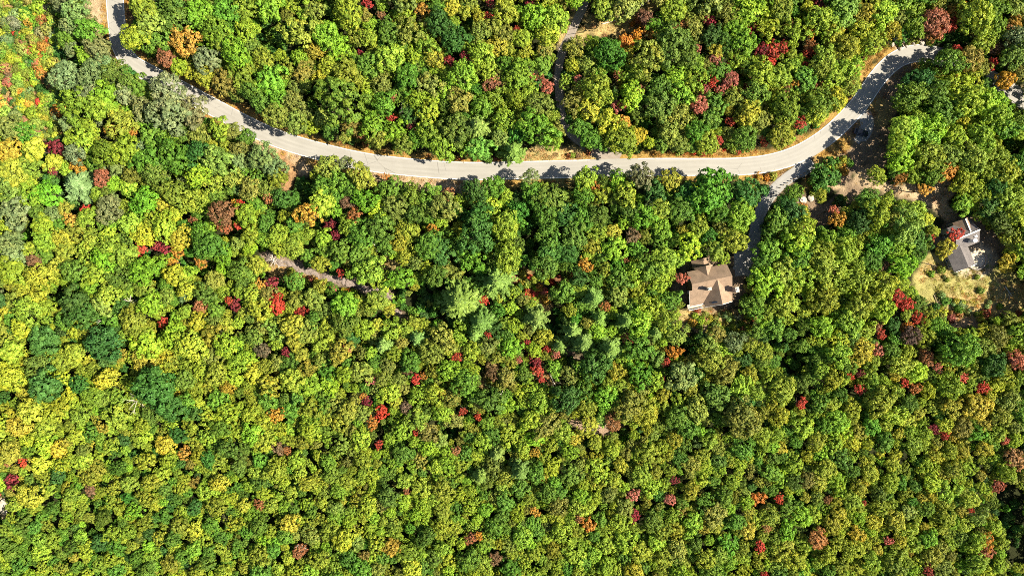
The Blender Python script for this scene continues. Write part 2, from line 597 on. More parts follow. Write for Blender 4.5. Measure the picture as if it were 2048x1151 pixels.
def court():
    bm = bmesh.new()
    vs = [bm.verts.new((p.x, p.y, p.z + 0.055)) for p in pc][::-1]
    bm.faces.new(vs)
    bmesh.ops.subdivide_edges(bm, edges=bm.edges[:], cuts=4, use_grid_fill=True)
    bmesh.ops.triangulate(bm, faces=bm.faces[:])
    for v in bm.verts:
        v.co.z = float(terrain(v.co.x, v.co.y)) + 0.055
    o = bm_obj('parking_court', bm, DRIVE)
    uv = o.data.uv_layers.new(name='UVMap')
    for lp in o.data.loops:
        c = o.data.vertices[lp.vertex_index].co
        uv.data[lp.index].uv = (c.x * .25, c.y)
    if o.data.polygons[0].normal.z < 0:
        o.data.flip_normals()
    return tag(o, kind='structure')


court()

# ------------------------------------------------------------------ foliage prototypes
def quads_mesh(name, c, n, size, tone, hue, mat, stretch=None, along=None, extra=None, fold=0.35):
    """Leaf sprays: each a folded quad (two triangles sharing a bent rib)."""
    N = len(c)
    n = n / np.linalg.norm(n, axis=1)[:, None]
    a = along if along is not None else rng.normal(size=(N, 3))
    u = a - n * np.sum(a * n, 1)[:, None]
    u /= np.linalg.norm(u, axis=1)[:, None] + 1e-9
    v = np.cross(n, u)
    s = size[:, None]
    st = 1.0 if stretch is None else stretch
    p0 = c - u * s * st; p2 = c + u * s * st
    lift = n * s * fold
    p1 = c + v * s * rng.uniform(.75, 1.1, (N, 1)) - lift
    p3 = c - v * s * rng.uniform(.75, 1.1, (N, 1)) - lift
    V = np.stack([p0, p1, p2, p3], 1).reshape(-1, 3)
    b = np.arange(N) * 4
    F = np.stack([b, b + 2, b + 1, b, b + 3, b + 2], 1).reshape(-1, 3)
    # orient: p0,p2,p1 vs p0,p3,p2 both facing n
    T = np.repeat(tone, 2); U = np.repeat(hue, 2)
    mats = np.zeros(len(F), int)
    if extra is not None:
        eV, eF = extra
        F = np.concatenate([F, np.array(eF) + len(V)]); V = np.concatenate([V, np.array(eV)])
        T = np.concatenate([T, np.full(len(eF), .5)]); U = np.concatenate([U, np.zeros(len(eF))])
        mats = np.concatenate([mats, np.ones(len(eF), int)])
    me = bpy.data.meshes.new(name)
    me.vertices.add(len(V)); me.vertices.foreach_set('co', V.ravel())
    me.loops.add(F.size); me.loops.foreach_set('vertex_index', F.ravel().astype(np.int32))
    me.polygons.add(len(F)); me.polygons.foreach_set('loop_start', np.arange(0, F.size, 3, dtype=np.int32))
    me.materials.append(mat)
    if extra is not None:
        me.materials.append(BARK)
        me.polygons.foreach_set('material_index', mats.astype(np.int32))
    at = me.attributes.new('tone', 'FLOAT', 'FACE'); at.data.foreach_set('value', T.astype(np.float32))
    at = me.attributes.new('hue', 'FLOAT', 'FACE'); at.data.foreach_set('value', U.astype(np.float32))
    me.update(calc_edges=True)
    return me


def unit(v):
    return v / (np.linalg.norm(v, axis=-1, keepdims=True) + 1e-9)


def broadleaf(name, nlobe, rl, nclump, nleaf, leaf, rs, flat=0.75, spread=0.68, mat=None, ragged=0.2, extra=None, up=0.0):
    cs, ns, ss, ts, hs = [], [], [], [], []
    ph = rng.uniform(0, 6.28, 4); kf = [2, 3, 5, 7]
    ga = 2.39996
    off = rng.uniform(0, 6.28)
    for i in range(nlobe):
        f = (i + 0.5) / nlobe
        zc = 1 - f * 1.12                                 # from the top down just past the equator
        az = i * ga + off + rng.normal(0, .25)
        rr = math.sqrt(max(0.0, 1 - zc * zc))
        d = np.array([rr * math.cos(az), rr * math.sin(az), zc])
        out = 1 + ragged * sum(math.sin(k * az + p) / (1 + .4 * k) for k, p in zip(kf, ph))
        c = d * spread * out * rng.uniform(.84, 1.14)
        c[2] *= flat
        r = rl * rng.uniform(.72, 1.3)
        lt = rng.uniform(-.18, .18); lh = rng.beta(.8, 3.4)
        dd = unit(rng.normal(size=(nclump, 3)) + d * 0.9 + np.array([0, 0, .35]))
        for q in dd:
            pc_ = c + q * r * rng.uniform(.75, 1.1) * np.array([1, 1, .85])
            t0 = rng.uniform(-.3, .3)
            l = unit(rng.normal(size=(nleaf, 3)) + q * .8 + np.array([0, 0, .25]))
            R_ = rs * rng.uniform(.7, 1.3)
            cs.append(pc_ + l * R_ * rng.uniform(.5, 1.1, (nleaf, 1)))
            ns.append(unit(l * .6 + q * .65 + rng.normal(size=(nleaf, 3)) * .38))
            ss.append(leaf * rng.uniform(.65, 1.25, nleaf))
            ts.append(np.clip(.5 + lt + t0 + rng.normal(0, .17, nleaf), 0, 1))
            hs.append(np.clip(lh + rng.normal(0, .12, nleaf), 0, 1))
    # a thin inner fill so the crown is not hollow
    ni = nlobe * 5
    ci = unit(rng.normal(size=(ni, 3))) * rng.uniform(.15, .6, (ni, 1)) * np.array([1, 1, flat])
    cs.append(ci); ns.append(unit(rng.normal(size=(ni, 3)) + [0, 0, .8])); ss.append(np.full(ni, leaf * 1.3))
    ts.append(np.full(ni, .3)); hs.append(np.zeros(ni))  # darker tone than the lobes: interior shade put into the leaf colour
    c = np.concatenate(cs); c[:, 2] += up
    return quads_mesh(name, c, np.concatenate(ns), np.concatenate(ss), np.concatenate(ts), np.concatenate(hs), mat or LEAF, extra=extra)


def tube_geo(segs):
    V, F = [], []
    for a, b, r0, r1 in segs:
        a = Vector(a); b = Vector(b); d = (b - a).normalized(); u = d.orthogonal().normalized(); v = d.cross(u)
        base = len(V); S = 5
        for q, r in ((a, r0), (b, r1)):
            for i in range(S):
                t = 2 * math.pi * i / S
                V.append(q + (u * math.cos(t) + v * math.sin(t)) * r)
        for i in range(S):
            j = (i + 1) % S
            F += [(base + i, base + j, base + S + j), (base + i, base + S + j, base + S + i)]
    return [tuple(v) for v in V], F


def pine(name, levels=15, h=3.0, droop=0.08, mat=None, density=1.0, wide=0.10):
    cs, ns, ss, ts, hs, al = [], [], [], [], [], []
    for k in range(levels):
        t = (k + .5) / levels
        z = .55 + (h - .55) * t
        L = (1 - t) ** .8 * 1.0 + .05
        nb = rng.integers(5, 8)
        a0 = rng.uniform(0, 6.28)
        for b in range(nb):
            az = a0 + b * 6.283 / nb + rng.normal(0, .16)
            Lb = L * rng.uniform(.68, 1.12)
            d = np.array([math.cos(az), math.sin(az), 0]); sd = np.array([-d[1], d[0], 0])
            lt = rng.uniform(-.2, .2)
            m = max(4, int(17 * Lb * density))
            for j in range(m):
                s = (j + rng.uniform(.2, 1)) / m
                s = .2 + .8 * s
                wd = wide * 2.2 * (1.15 - s) + .02
                for side in (-1, 1, 0):
                    off = sd * side * wd * rng.uniform(.4, 1.1) * (.5 + .5 * Lb)
                    zc = z - droop * s + .12 * s * s * Lb + rng.normal(0, .02)
                    cs.append(d * Lb * s + off + np.array([0, 0, zc]))
                    ns.append(np.array([0, 0, 1]) + d * .25 + sd * side * .3 + rng.normal(size=3) * .35)
                    al.append(d + sd * side * .75 + rng.normal(size=3) * .15 + np.array([0, 0, .25]))
                    ss.append(.038 * rng.uniform(.7, 1.25))
                    ts.append(np.clip(.5 + lt + rng.normal(0, .16), 0, 1)); hs.append(0.0)
    return quads_mesh(name, np.array(cs), np.array(ns), np.array(ss), np.array(ts), np.array(hs), mat or LEAF, stretch=2.4, along=np.array(al), fold=.15)


BROAD = [broadleaf('crown', 22 + i % 4 * 4, .27 + .025 * (i % 3), 12, 11, .052, .115, flat=.72 + .06 * (i % 3), spread=.72, ragged=.26) for i in range(9)]
FUZZY = [broadleaf('crown', 46, .19, 10, 8, .044, .10, flat=.8, spread=.78, ragged=.14) for i in range(2)]
SPIKY = [broadleaf('crown', 34, .17, 12, 8, .046, .085, flat=.66, spread=.84, ragged=.28) for i in range(3)]
stem = tube_geo([((0, 0, 0), (.25 * math.cos(a), .25 * math.sin(a), .6), .035, .015) for a in (0.3, 2.2, 4.1, 5.3)])
SHRUB = [broadleaf('shrub', 9 + 2 * i, .36, 12, 8, .085, .16, flat=.6, spread=.55, ragged=.3, extra=stem, up=.42) for i in range(4)]
PINE = [pine('crown', 14 + i, h=2.6 + .25 * i, wide=.09 + .02 * i) for i in range(3)]
HEMLOCK = [pine('crown', 11, h=1.7, droop=.16, wide=.13, density=1.15)]


def tuft(name, blades, hgt, spread):
    V, F = [], []
    for i in range(blades):
        a = rng.uniform(0, 6.28); r = spread * math.sqrt(rng.uniform(0, 1))
        bx, by = r * math.cos(a), r * math.sin(a)
        t = rng.uniform(0, 6.28); w = .09
        lean = rng.uniform(.15, .6); q = rng.uniform(0, 6.28)
        h = hgt * rng.uniform(.5, 1.2)
        V += [(bx - w * math.cos(t), by - w * math.sin(t), 0), (bx + w * math.cos(t), by + w * math.sin(t), 0),
              (bx + lean * h * math.cos(q) * 1.4, by + lean * h * math.sin(q) * 1.4, h)]
        F.append((3 * i, 3 * i + 1, 3 * i + 2))
    me = bpy.data.meshes.new(name)
    me.from_pydata(V, [], F)
    at = me.attributes.new('tone', 'FLOAT', 'FACE'); at.data.foreach_set('value', rng.uniform(.1, .95, len(F)).astype(np.float32))
    at = me.attributes.new('hue', 'FLOAT', 'FACE'); at.data.foreach_set('value', rng.uniform(0, .4, len(F)).astype(np.float32))
    me.materials.append(LEAF)
    return me


TUFT = [tuft('tuft', 46, .55, .9) for _ in range(3)]


def trunk_mesh():
    bm = bmesh.new()
    add_tube(bm, (0, 0, 0), (.01, .015, .45), .030, .022, 8)
    add_tube(bm, (.01, .015, .45), (0, 0, .86), .022, .010, 7)
    for a, z, l in ((.4, .42, .30), (2.3, .48, .32), (4.2, .52, .28), (5.4, .6, .24), (1.3, .66, .22)):
        add_tube(bm, (0, 0, z), (l * math.cos(a), l * math.sin(a), z + .22), .013, .005, 5)
    me = bpy.data.meshes.new('trunk'); bm.to_mesh(me); bm.free(); me.materials.append(BARK)
    return me


def straight_trunk():
    bm = bmesh.new()
    add_tube(bm, (0, 0, 0), (0, 0, .97), .024, .004, 8)
    me = bpy.data.meshes.new('trunk'); bm.to_mesh(me); bm.free(); me.materials.append(BARK)
    return me


TRUNK = trunk_mesh(); PTRUNK = straight_trunk()

# ------------------------------------------------------------------ colours (leaf albedo) and words
PAL = {
    'D': ((.052, .132, .022), 'deep green'), 'G': ((.098, .198, .022), 'mid green'), 'B': ((.135, .262, .020), 'bright green'),
    'S': ((.145, .210, .070), 'sage green'), 'O': ((.180, .225, .035), 'olive'), 'L': ((.205, .295, .026), 'lime green'),
    'Y': ((.285, .320, .030), 'golden yellow'), 'A': ((.390, .215, .034), 'amber orange'), 'U': ((.265, .130, .050), 'rust brown'),
    'R': ((.370, .060, .034), 'scarlet red'), 'C': ((.200, .034, .036), 'dark crimson'), 'K': ((.400, .135, .085), 'salmon red'),
    'N': ((.165, .108, .050), 'dull brown'), 'P': ((.158, .262, .042), 'pale green'),
}
# hand-read crowns: x y radius colour [f fuzzy | s spiky]
HAND = """
150 22 26 Sf|166 48 20 S|140 52 18 S|178 62 26 G|196 95 24 S|140 98 14 S|168 110 20 B|181 146 26 Sf|206 125 22 S|226 141 20 G|256 167 20 G|276 172 22 G|210 190 26 B|200 215 24 L|240 246 26 L|222 258 15 A|252 190 20 S|285 217 22 S|336 184 34 Sf|340 228 34 S|386 222 27 S|440 258 22 B|396 266 20 O|465 262 16 O|492 274 16 G|305 270 24 G|268 266 9 A
284 14 27 Lt|300 46 24 Ot|268 74 23 Lt|291 78 26 G|322 76 24 G|346 38 30 G|340 8 22 G|396 30 30 B|426 56 28 B|452 86 20 L|370 82 27 A|332 116 18 U|356 132 18 L|381 146 14 L|412 120 28 Sf|446 85 18 O|450 166 24 Of|482 150 28 B|472 110 26 B|492 60 24 L|490 14 26 L|502 182 22 G|256 28 7 U
540 12 28 B|598 62 32 Os|630 20 20 O|650 70 28 B|674 98 22 B|696 26 28 L|716 72 18 L|660 130 20 Y|640 156 16 Y|735 5 10 R|762 30 8 U|778 62 22 G|736 76 20 L|820 62 27 Os|846 20 15 A|880 50 28 D|912 78 26 D|905 14 16 Y|930 27 14 Y|960 66 20 O|986 52 16 O|982 8 10 C|977 30 8 R|1010 26 24 L
780 117 29 L|736 132 24 G|852 86 24 B|868 116 19 Y|900 121 11 C|930 112 10 C|916 127 8 C|720 107 8 C|762 162 22 O|812 152 26 G|860 166 26 Os|926 152 27 L|985 168 17 Us|920 200 22 O|684 206 48 Gs|770 206 24 G|745 246 24 B|790 262 23 B|857 228 24 Ls|782 237 9 R|823 255 9 C|787 194 7 U|862 270 24 B|1010 242 24 L|545 162 26 B|526 122 20 L|552 232 25 Of|592 244 22 Of|520 176 20 L|602 116 18 L|610 168 12 O|722 266 11 U|690 274 12 O
1030 26 14 L|1060 8 10 C|1070 31 26 B|1110 40 26 Y|1096 72 24 Y|1046 76 18 L|1083 54 7 A|1033 58 7 R|1050 106 14 Y|1091 101 18 O|1086 131 15 G|1040 146 26 L|1066 152 8 K|1080 151 7 U|1093 174 13 K|1080 210 24 Of|1075 256 36 B|1031 200 20 L|1206 18 24 L|1346 20 24 L|1291 34 15 N|1275 68 12 A|1302 66 12 A|1251 86 18 A|1219 108 29 G|1150 96 20 O|1146 130 16 Y|1176 132 18 O|1154 157 7 K|1297 120 35 Os|1346 86 34 G|1372 112 26 G|1386 126 22 L|1367 48 12 U|1346 54 7 C|1420 44 13 C|1422 72 20 D|1505 54 16 Cs|1488 85 26 B|1395 97 7 K|1456 30 22 O|1430 104 16 Y|1430 119 10 K|1474 120 18 L
1237 150 11 K|1285 178 8 K|1196 180 31 L|1180 216 22 Y|1216 246 24 Y|1160 257 17 G|1235 211 10 K|1246 212 7 K|1262 190 24 L|1246 247 16 A|1276 272 15 Y|1320 175 22 G|1320 216 26 G|1398 210 18 Kf|1410 180 12 K|1426 164 10 R|1462 160 17 Kf|1446 180 12 K|1472 196 22 L|1510 190 24 G|1496 226 22 L|1420 240 20 G|1462 243 11 R|1340 262 24 O|1392 262 22 G|1437 283 10 R|1528 284 9 R|1526 98 15 C|1365 190 22 L|1352 150 20 L
1560 20 27 L|1615 12 11 Y|1640 7 12 C|1592 60 25 Ls|1545 100 16 R|1541 122 12 R|1566 94 12 R|1580 48 10 U|1621 66 12 A|1622 92 13 U|1618 105 11 R|1693 50 10 R|1690 20 30 P|1726 28 24 Y|1762 30 27 L|1800 36 16 O|1782 62 20 Y|1722 62 22 L|1666 70 22 Y|1692 96 26 Y|1741 86 22 Y|1650 116 24 L|1702 132 26 L|1670 152 26 L|1640 141 22 L|1614 131 8 R|1610 158 22 G|1590 167 10 A|1641 176 15 U|1560 152 22 L|1576 180 12 U|1700 170 20 L|1642 206 26 L|1670 202 22 Y|1632 228 22 Y|1570 216 27 L|1600 246 12 R|1558 246 9 U|1560 272 24 L
1873 44 28 Uf|1896 52 15 R|1866 66 15 U|1950 30 34 L|1915 20 18 A|1986 14 26 G|2030 45 14 A|2021 61 11 U|2036 82 26 S|1985 72 17 L|2026 112 26 G|1991 96 14 N|1913 102 10 R|1896 126 28 G|1850 138 20 Bl|1936 120 24 Of|1983 128 12 R|2011 160 19 A|1842 164 27 D|1822 192 30 G|1870 192 30 G|1910 172 28 L|1911 156 9 A|1930 202 30 L|1990 232 26 L|1970 202 26 L|2002 216 24 B|1890 222 28 G|1832 238 20 L|1815 262 30 L|1862 252 26 L|1852 280 26 L|1934 246 14 Y|1910 272 26 L|1962 272 26 L|2012 256 24 G
20 300 24 Y|72 298 25 Y|108 294 14 Cs|25 320 11 R|22 345 28 Y|60 330 24 L|105 326 18 Y|150 308 22 S|155 330 15 A|108 342 9 C|205 356 17 Uf|185 326 16 G|20 375 26 P|60 390 24 B|30 426 28 S|75 426 18 G|216 420 26 Sf|176 436 18 L|130 416 13 Y|172 420 10 R|143 440 14 A|86 450 20 L|120 478 20 Y|90 482 20 L|12 456 15 Y|18 486 22 S|85 498 16 G|26 512 22 S|70 522 16 N|25 542 26 L|80 552 24 L|46 570 13 Y
215 308 26 B|250 300 28 B|300 320 30 G|266 350 20 O|316 346 24 G|352 312 30 G|396 312 26 D|432 320 30 P|400 350 24 L|422 362 24 Ls|350 386 28 L|386 402 26 L|290 400 24 B|256 376 18 L|470 356 18 O|500 376 20 O|512 320 18 S|480 298 16 O|446 426 27 Nf|450 456 14 U|474 452 8 R|470 410 12 A|481 408 8 R|385 440 9 U|310 440 18 L|331 456 24 Y|361 476 22 Y|290 470 20 Y|280 498 14 R|330 492 13 C|312 491 9 C|356 501 14 A|345 525 11 A|404 522 15 A|400 468 24 G|421 492 26 G|491 430 24 L|500 470 20 L|476 486 14 P|220 490 24 L|216 468 18 Y|210 520 22 B|250 510 24 L|150 540 24 G|190 546 24 L|290 540 28 B|350 550 22 Y|430 560 18 O|480 540 22 G
526 310 26 Sf|545 332 24 S|555 352 20 L|530 380 16 O|536 396 12 U|566 396 20 D|655 334 24 O|690 326 13 S|722 352 25 L|676 362 22 G|646 406 24 L|617 428 25 As|660 450 12 C|672 469 11 C|648 476 16 L|695 405 12 N|708 432 15 U|730 400 25 B|756 420 20 Y|790 412 24 Of|780 376 22 G|822 388 22 G|862 386 22 G|772 354 8 A|896 388 12 U|890 412 29 Of|935 372 12 S|952 386 24 D|986 374 22 G|830 430 20 G|985 416 22 Ls|958 430 26 D|952 470 36 D|1012 450 24 L|864 460 12 A|800 480 18 Y|816 464 22 L|695 452 20 L|722 470 24 G|680 502 22 G|770 490 20 G|736 540 30 L|810 510 18 L|840 504 12 Y|860 490 24 G|882 502 26 D|800 556 22 B|872 552 22 G|616 510 13 G|640 528 18 L|680 545 8 R|556 470 20 L|590 562 18 G|544 568 14 C|518 570 12 A
1060 356 18 Sf|1066 386 22 G|1102 396 26 G|1092 422 28 G|1035 420 20 D|1096 466 26 G|1170 358 22 L|1182 372 14 A|1166 392 20 G|1206 362 14 G|1236 358 20 B|1280 352 26 S|1252 390 24 L|1340 360 22 Y|1310 382 22 D|1300 410 12 S|1322 420 20 L|1376 388 26 D|1419 380 35 G|1470 372 20 D|1500 384 26 D|1506 392 16 Y|1480 430 26 L|1362 420 24 G|1436 422 24 G|1440 452 15 O|1367 458 11 Y|1396 452 20 L|1130 432 26 D|1165 440 24 G|1150 472 26 G|1196 432 24 G|1225 466 16 Y|1290 432 24 G|1322 458 24 L|1265 472 16 N|1290 472 14 O|1376 496 29 Ls|1470 482 22 L|1432 500 18 O|1182 490 18 Y|1100 502 24 D|1090 532 24 G|1136 502 22 D|1170 530 14 A|1086 552 14 L|1210 540 16 Ls|1160 556 18 D|1250 520 7 U|1295 506 8 U|1330 520 26 L|1300 532 24 G|1364 556 11 K|1320 562 22 L|1240 562 24 G
1649 352 30 Dl|1590 426 24 D|1605 410 8 A|1602 432 18 Y|1602 462 26 L|1560 442 24 G|1596 486 26 L|1670 419 10 K|1676 440 16 A|1806 316 26 L|1806 250 20 Lt|1795 290 18 Lt|1522 528 20 G|1540 500 22 G|1856 312 30 L|1896 310 24 G|1752 350 18 L|1801 357 12 A|1851 378 12 A|1893 340 21 A|1926 365 22 L|1946 316 28 P|2012 346 26 L|2032 330 22 G|1992 376 24 D|2016 396 28 L|2032 432 28 L|1986 412 24 D|2002 442 24 G|2032 472 24 L|2030 500 24 Ll|2014 526 17 Yl|1736 402 24 G|1752 424 28 L|1720 442 24 D|1772 400 16 L|1790 432 18 O|1810 452 32 P|1851 438 13 Y|1866 462 12 L|1861 473 9 R|1910 468 13 R|1889 498 19 Y|1760 490 22 G|1768 534 19 N|1745 520 22 G|1800 532 26 B|1830 512 20 G|1832 482 20 D|1690 500 28 L|1640 512 28 L|1602 512 26 G|1566 546 26 L|1652 546 28 L|1692 552 20 L|1720 562 28 L
50 588 16 Y|30 602 20 L|60 622 26 L|152 606 26 D|166 632 26 D|130 642 18 G|215 590 22 Y|206 612 20 P|300 606 22 L|266 642 24 L|280 662 20 L|327 645 10 R|400 612 15 Uf|470 609 12 C|458 600 8 R|366 595 8 S|45 655 20 Y|86 682 28 D|72 730 24 G|90 772 28 D|152 660 18 L|212 684 30 D|215 712 20 D|152 706 20 Y|122 722 22 L|25 702 22 Y|20 752 26 Y|216 756 22 Y|160 770 18 D|182 792 20 L|310 776 36 D|342 816 28 D|296 690 26 L|382 692 28 L|452 692 22 L|330 752 20 Y|456 775 13 Y|60 822 26 Y|120 812 18 Y|40 852 22 Y|232 832 24 L
554 608 18 R|602 622 12 R|586 652 22 Y|525 700 14 N|572 703 9 C|604 710 15 Y|690 612 26 B|692 644 26 G|756 600 22 L|776 616 14 Y|756 648 12 Y|642 682 22 L|862 705 24 Of|896 702 8 Y|915 714 10 R|977 669 8 R|968 600 9 R|694 697 9 K|743 760 11 K|831 758 9 R|846 752 8 A|816 745 7 N|900 742 24 B|930 764 26 G|885 786 8 Y|870 790 22 L|733 802 10 C|763 824 14 R|812 814 12 N|727 793 7 A|745 846 12 A|832 862 8 R|926 822 7 R|956 833 7 R|980 800 26 G|1012 810 16 L|987 746 13 Nf|555 828 16 A|620 770 22 L|682 702 24 L
1235 590 20 Of|1210 612 10 U|1256 676 12 U|1276 696 26 G|1280 642 26 L|1302 612 24 L|1332 642 24 L|1340 600 20 G|1348 703 14 A|1332 724 9 R|1320 762 9 R|1192 730 30 D|1232 742 20 Y|1227 729 6 A|1130 796 28 D|1326 790 14 Y|1310 760 18 L|1366 752 28 S|1380 774 14 Y|1109 738 17 B|1076 742 11 R|1071 722 11 C|1084 760 7 R|1112 708 10 K|1095 697 8 R|1040 690 6 R|1055 684 6 C|1038 720 6 K|1060 840 20 Y|1092 852 24 O|1176 852 20 Y|1226 842 18 Uf|1260 812 26 O|1290 822 24 L|1352 832 22 G|1420 690 18 O|1452 742 24 O|1500 752 16 Y|1480 772 22 L|1432 790 24 G|1484 836 36 O|1500 690 14 Y|1470 682 22 S
1566 606 24 L|1586 606 14 Y|1650 600 30 L|1720 612 28 L|1700 642 28 L|1642 652 24 L|1793 594 16 R|1812 608 15 R|1838 636 13 R|1755 650 14 U|1762 668 10 R|1786 650 14 D|1815 654 12 A|1821 671 19 Nf|1812 630 10 Y|1850 644 10 L|1756 701 13 K|1718 745 8 C|1702 752 7 R|1720 778 10 R|1602 806 10 R|1853 717 17 U|1878 735 9 K|1802 730 20 L|1790 746 14 Y|1812 763 10 R|1830 776 12 U|1920 700 33 G|1984 728 27 D|2034 720 18 K|1925 755 10 K|1965 776 13 R|1902 772 24 L|1856 780 16 Y|1950 812 24 Y|2000 832 20 O|1900 816 20 L|1868 858 9 C|1888 850 15 Y|1890 868 10 R|1762 802 30 L
45 925 9 R|25 963 13 C|14 926 7 U|20 905 20 Y|60 990 22 Y|85 926 18 Y|90 890 18 L|365 906 14 A|330 890 18 Y|290 922 20 Y|146 1116 9 Y|490 1010 11 Y|178 982 10 N|556 896 13 N|572 902 9 U|758 888 9 R|812 982 8 U|580 1046 18 Y|598 1102 14 Uf|520 1008 10 U|942 1078 12 U|958 1070 9 A|990 1116 14 N|912 900 8 U
1070 905 10 A|1190 884 15 Y|1266 990 13 K|1268 1030 12 C|1340 998 12 Kf|1350 960 8 C|1176 1050 16 A|1158 1036 8 U|1070 1022 9 A|1310 945 14 Y|1380 980 18 Y|1516 996 14 A|1496 1060 16 Y|1520 1092 11 R|1532 1054 9 U|1560 998 9 R|1655 998 8 U|1730 1007 6 R|2000 973 13 K|1972 1082 16 A|1970 1102 15 U|1615 910 14 Y|1650 936 18 Y|1616 960 16 O|1634 1076 18 U|1856 1138 10 R|1945 1020 6 R|2026 915 18 U|2010 880 9 K|1965 896 16 Y|1776 1080 9 K|1680 1026 12 Y|1530 1150 9 R
"""
PINES = """955 252 29|993 562 36|920 602 42|962 642 30|950 668 20|767 690 22|834 676 21|1072 636 28|1187 594 25|1199 634 23|1145 662 24|1166 684 25|1219 696 27|1026 300 24|992 906 18|960 952 20|1040 940 24|1118 690 20|1310 664 22|1250 640 22|1000 900 14"""

SPECIAL = {  # crowns that serve as landmarks in the other labels
    (617, 428): 'burnt orange crown standing alone south of the road shoulder bay',
    (1972, 1082): 'amber oval crown near the southeast corner of the forest',
    (684, 206): 'widest green crown just north of the long road curve',
    (1893, 340): 'big bright amber crown between the dirt lane and grey-roofed house',
    (1768, 534): 'dull brown withered crown west of the grey-roofed house',
    (370, 82): 'amber crown beside the shaded stretch of road',
    (280, 498): 'scarlet oval crown alone in the western forest',
    (1297, 120): 'wide olive crown south of the dry grass clearing by the lane',
    (1484, 836): 'widest olive crown south of the brown house yard',
    (310, 776): 'widest deep green crown beside the bare white dead tree',
    (1348, 703): 'amber crown just southwest of the brown house yard',
    (1176, 1050): 'amber crown near the south edge with a rust crown touching it',
}
LANDMARKS = [
    ('the brown house', 1415, 570), ('the parked dark car', 1722, 262), ('the grey-roofed house', 1925, 485),
    ('the roadside boulders', 1816, 90), ('the side lane junction', 1215, 312), ('the driveway fork', 1602, 336),
    ('the straw-coloured lane clearing', 1235, 52), ('the pale rock ledge', 660, 552), ('the sandy shoulder bay', 592, 325),
    ('the northwest sandy patch', 190, 30), ('the dry meadow', 1940, 600), ('the broad pale hemlock', 155, 368),
    ('the tallest central pine', 993, 562), ('the bare white dead tree', 266, 800), ('the grey-green pine trio', 1000, 935),
    ('the amber oval crown', 1972, 1082), ('the burnt orange lone crown', 617, 428), ('the widest olive crown', 1484, 836),
    ('the widest green crown', 684, 206), ('the bright amber crown', 1893, 340), ('the crimson crown trio', 915, 118),
    ('the south-edge amber crown', 1176, 1050), ('the west-edge boulder', 4, 1012), ('the scarlet oval crown', 280, 498),
    ('the twin scarlet crowns', 1802, 602), ('the brush slope trunk', 1115, 720), ('the grey brush pile', 215, 636),
    ('the pinkish southern snag', 600, 1100), ('the bleached spreading snag', 1178, 855),
]


def compass(dx, dy):
    a = math.degrees(math.atan2(-dy, dx)) % 360
    return ['east', 'northeast', 'north', 'northwest', 'west', 'southwest', 'south', 'southeast'][int((a + 22.5) // 45) % 8]


ORD = ['nearest', 'second nearest', 'third nearest', 'fourth nearest', 'fifth nearest', 'sixth nearest', 'seventh nearest', 'eighth nearest', 'ninth nearest', 'tenth nearest',
       'eleventh nearest', 'twelfth nearest', 'thirteenth nearest', 'fourteenth nearest', 'fifteenth nearest', 'sixteenth nearest', 'seventeenth nearest', 'eighteenth nearest', 'nineteenth nearest', 'twentieth nearest']

# ------------------------------------------------------------------ where trees stand
trees = []       # dict(x, y, r, c, form, hand)
for tok in HAND.replace('\n', '|').split('|'):
    f = tok.split()
    if len(f) == 4:
        trees.append(dict(x=float(f[0]), y=float(f[1]), r=float(f[2]), c=f[3][0], form=f[3][1:] or '', hand=True))

keep_out = [(np.array(l, float), hw) for l, hw, _, k in OPEN if k]
HOLES = [(545, 62, 26), (575, 85, 22), (628, 205, 16), (118, 600, 15), (1062, 440, 14), (1062, 492, 18), (842, 612, 26), (862, 575, 18), (875, 640, 18), (1585, 725, 24), (1562, 700, 16),
         (1120, 640, 16), (1380, 690, 18), (100, 350, 20), (55, 468, 14), (255, 150, 10), (150, 130, 10), (985, 490, 12), (1140, 720, 16), (1875, 690, 14), (605, 378, 18), (560, 410, 12), (640, 455, 12), (905, 865, 12), (925, 818, 14), (1330, 160, 16), (1300, 250, 12), (1880, 80, 20), (1930, 70, 18), (1400, 400, 8), (2022, 290, 16), (1680, 395, 14), (800, 600, 14), (1250, 870, 10), (460, 350, 12), (775, 855, 10), (1580, 800, 10), (1120, 390, 12)]


def open_clear(x, y, r):
    """Signed room in pixels between a crown's edge and the open places."""
    i = min(max(int((x + 260) / 3), 0), CLEAR.shape[1] - 1); j = min(max(int((y + 260) / 3), 0), CLEAR.shape[0] - 1)
    return CLEAR[j, i]


_gx, _gy = np.meshgrid(np.arange(-260, 2310, 3) + 1.5, np.arange(-260, 1413, 3) + 1.5)
CLEAR = np.full(_gx.shape, 1e9)
for _l, _hw in keep_out:
    _s = (_gx > _l[:, 0].min() - 95) & (_gx < _l[:, 0].max() + 95) & (_gy > _l[:, 1].min() - 95) & (_gy < _l[:, 1].max() + 95)
    if _s.any():
        CLEAR[_s] = np.minimum(CLEAR[_s], dist_to(_l, _gx[_s], _gy[_s]) - _hw)
IN_SCRUB = in_poly(SCRUB_POLY, _gx, _gy)


def in_scrub(x, y):
    i = min(max(int((x + 260) / 3), 0), CLEAR.shape[1] - 1); j = min(max(int((y + 260) / 3), 0), CLEAR.shape[0] - 1)
    return bool(IN_SCRUB[j, i])


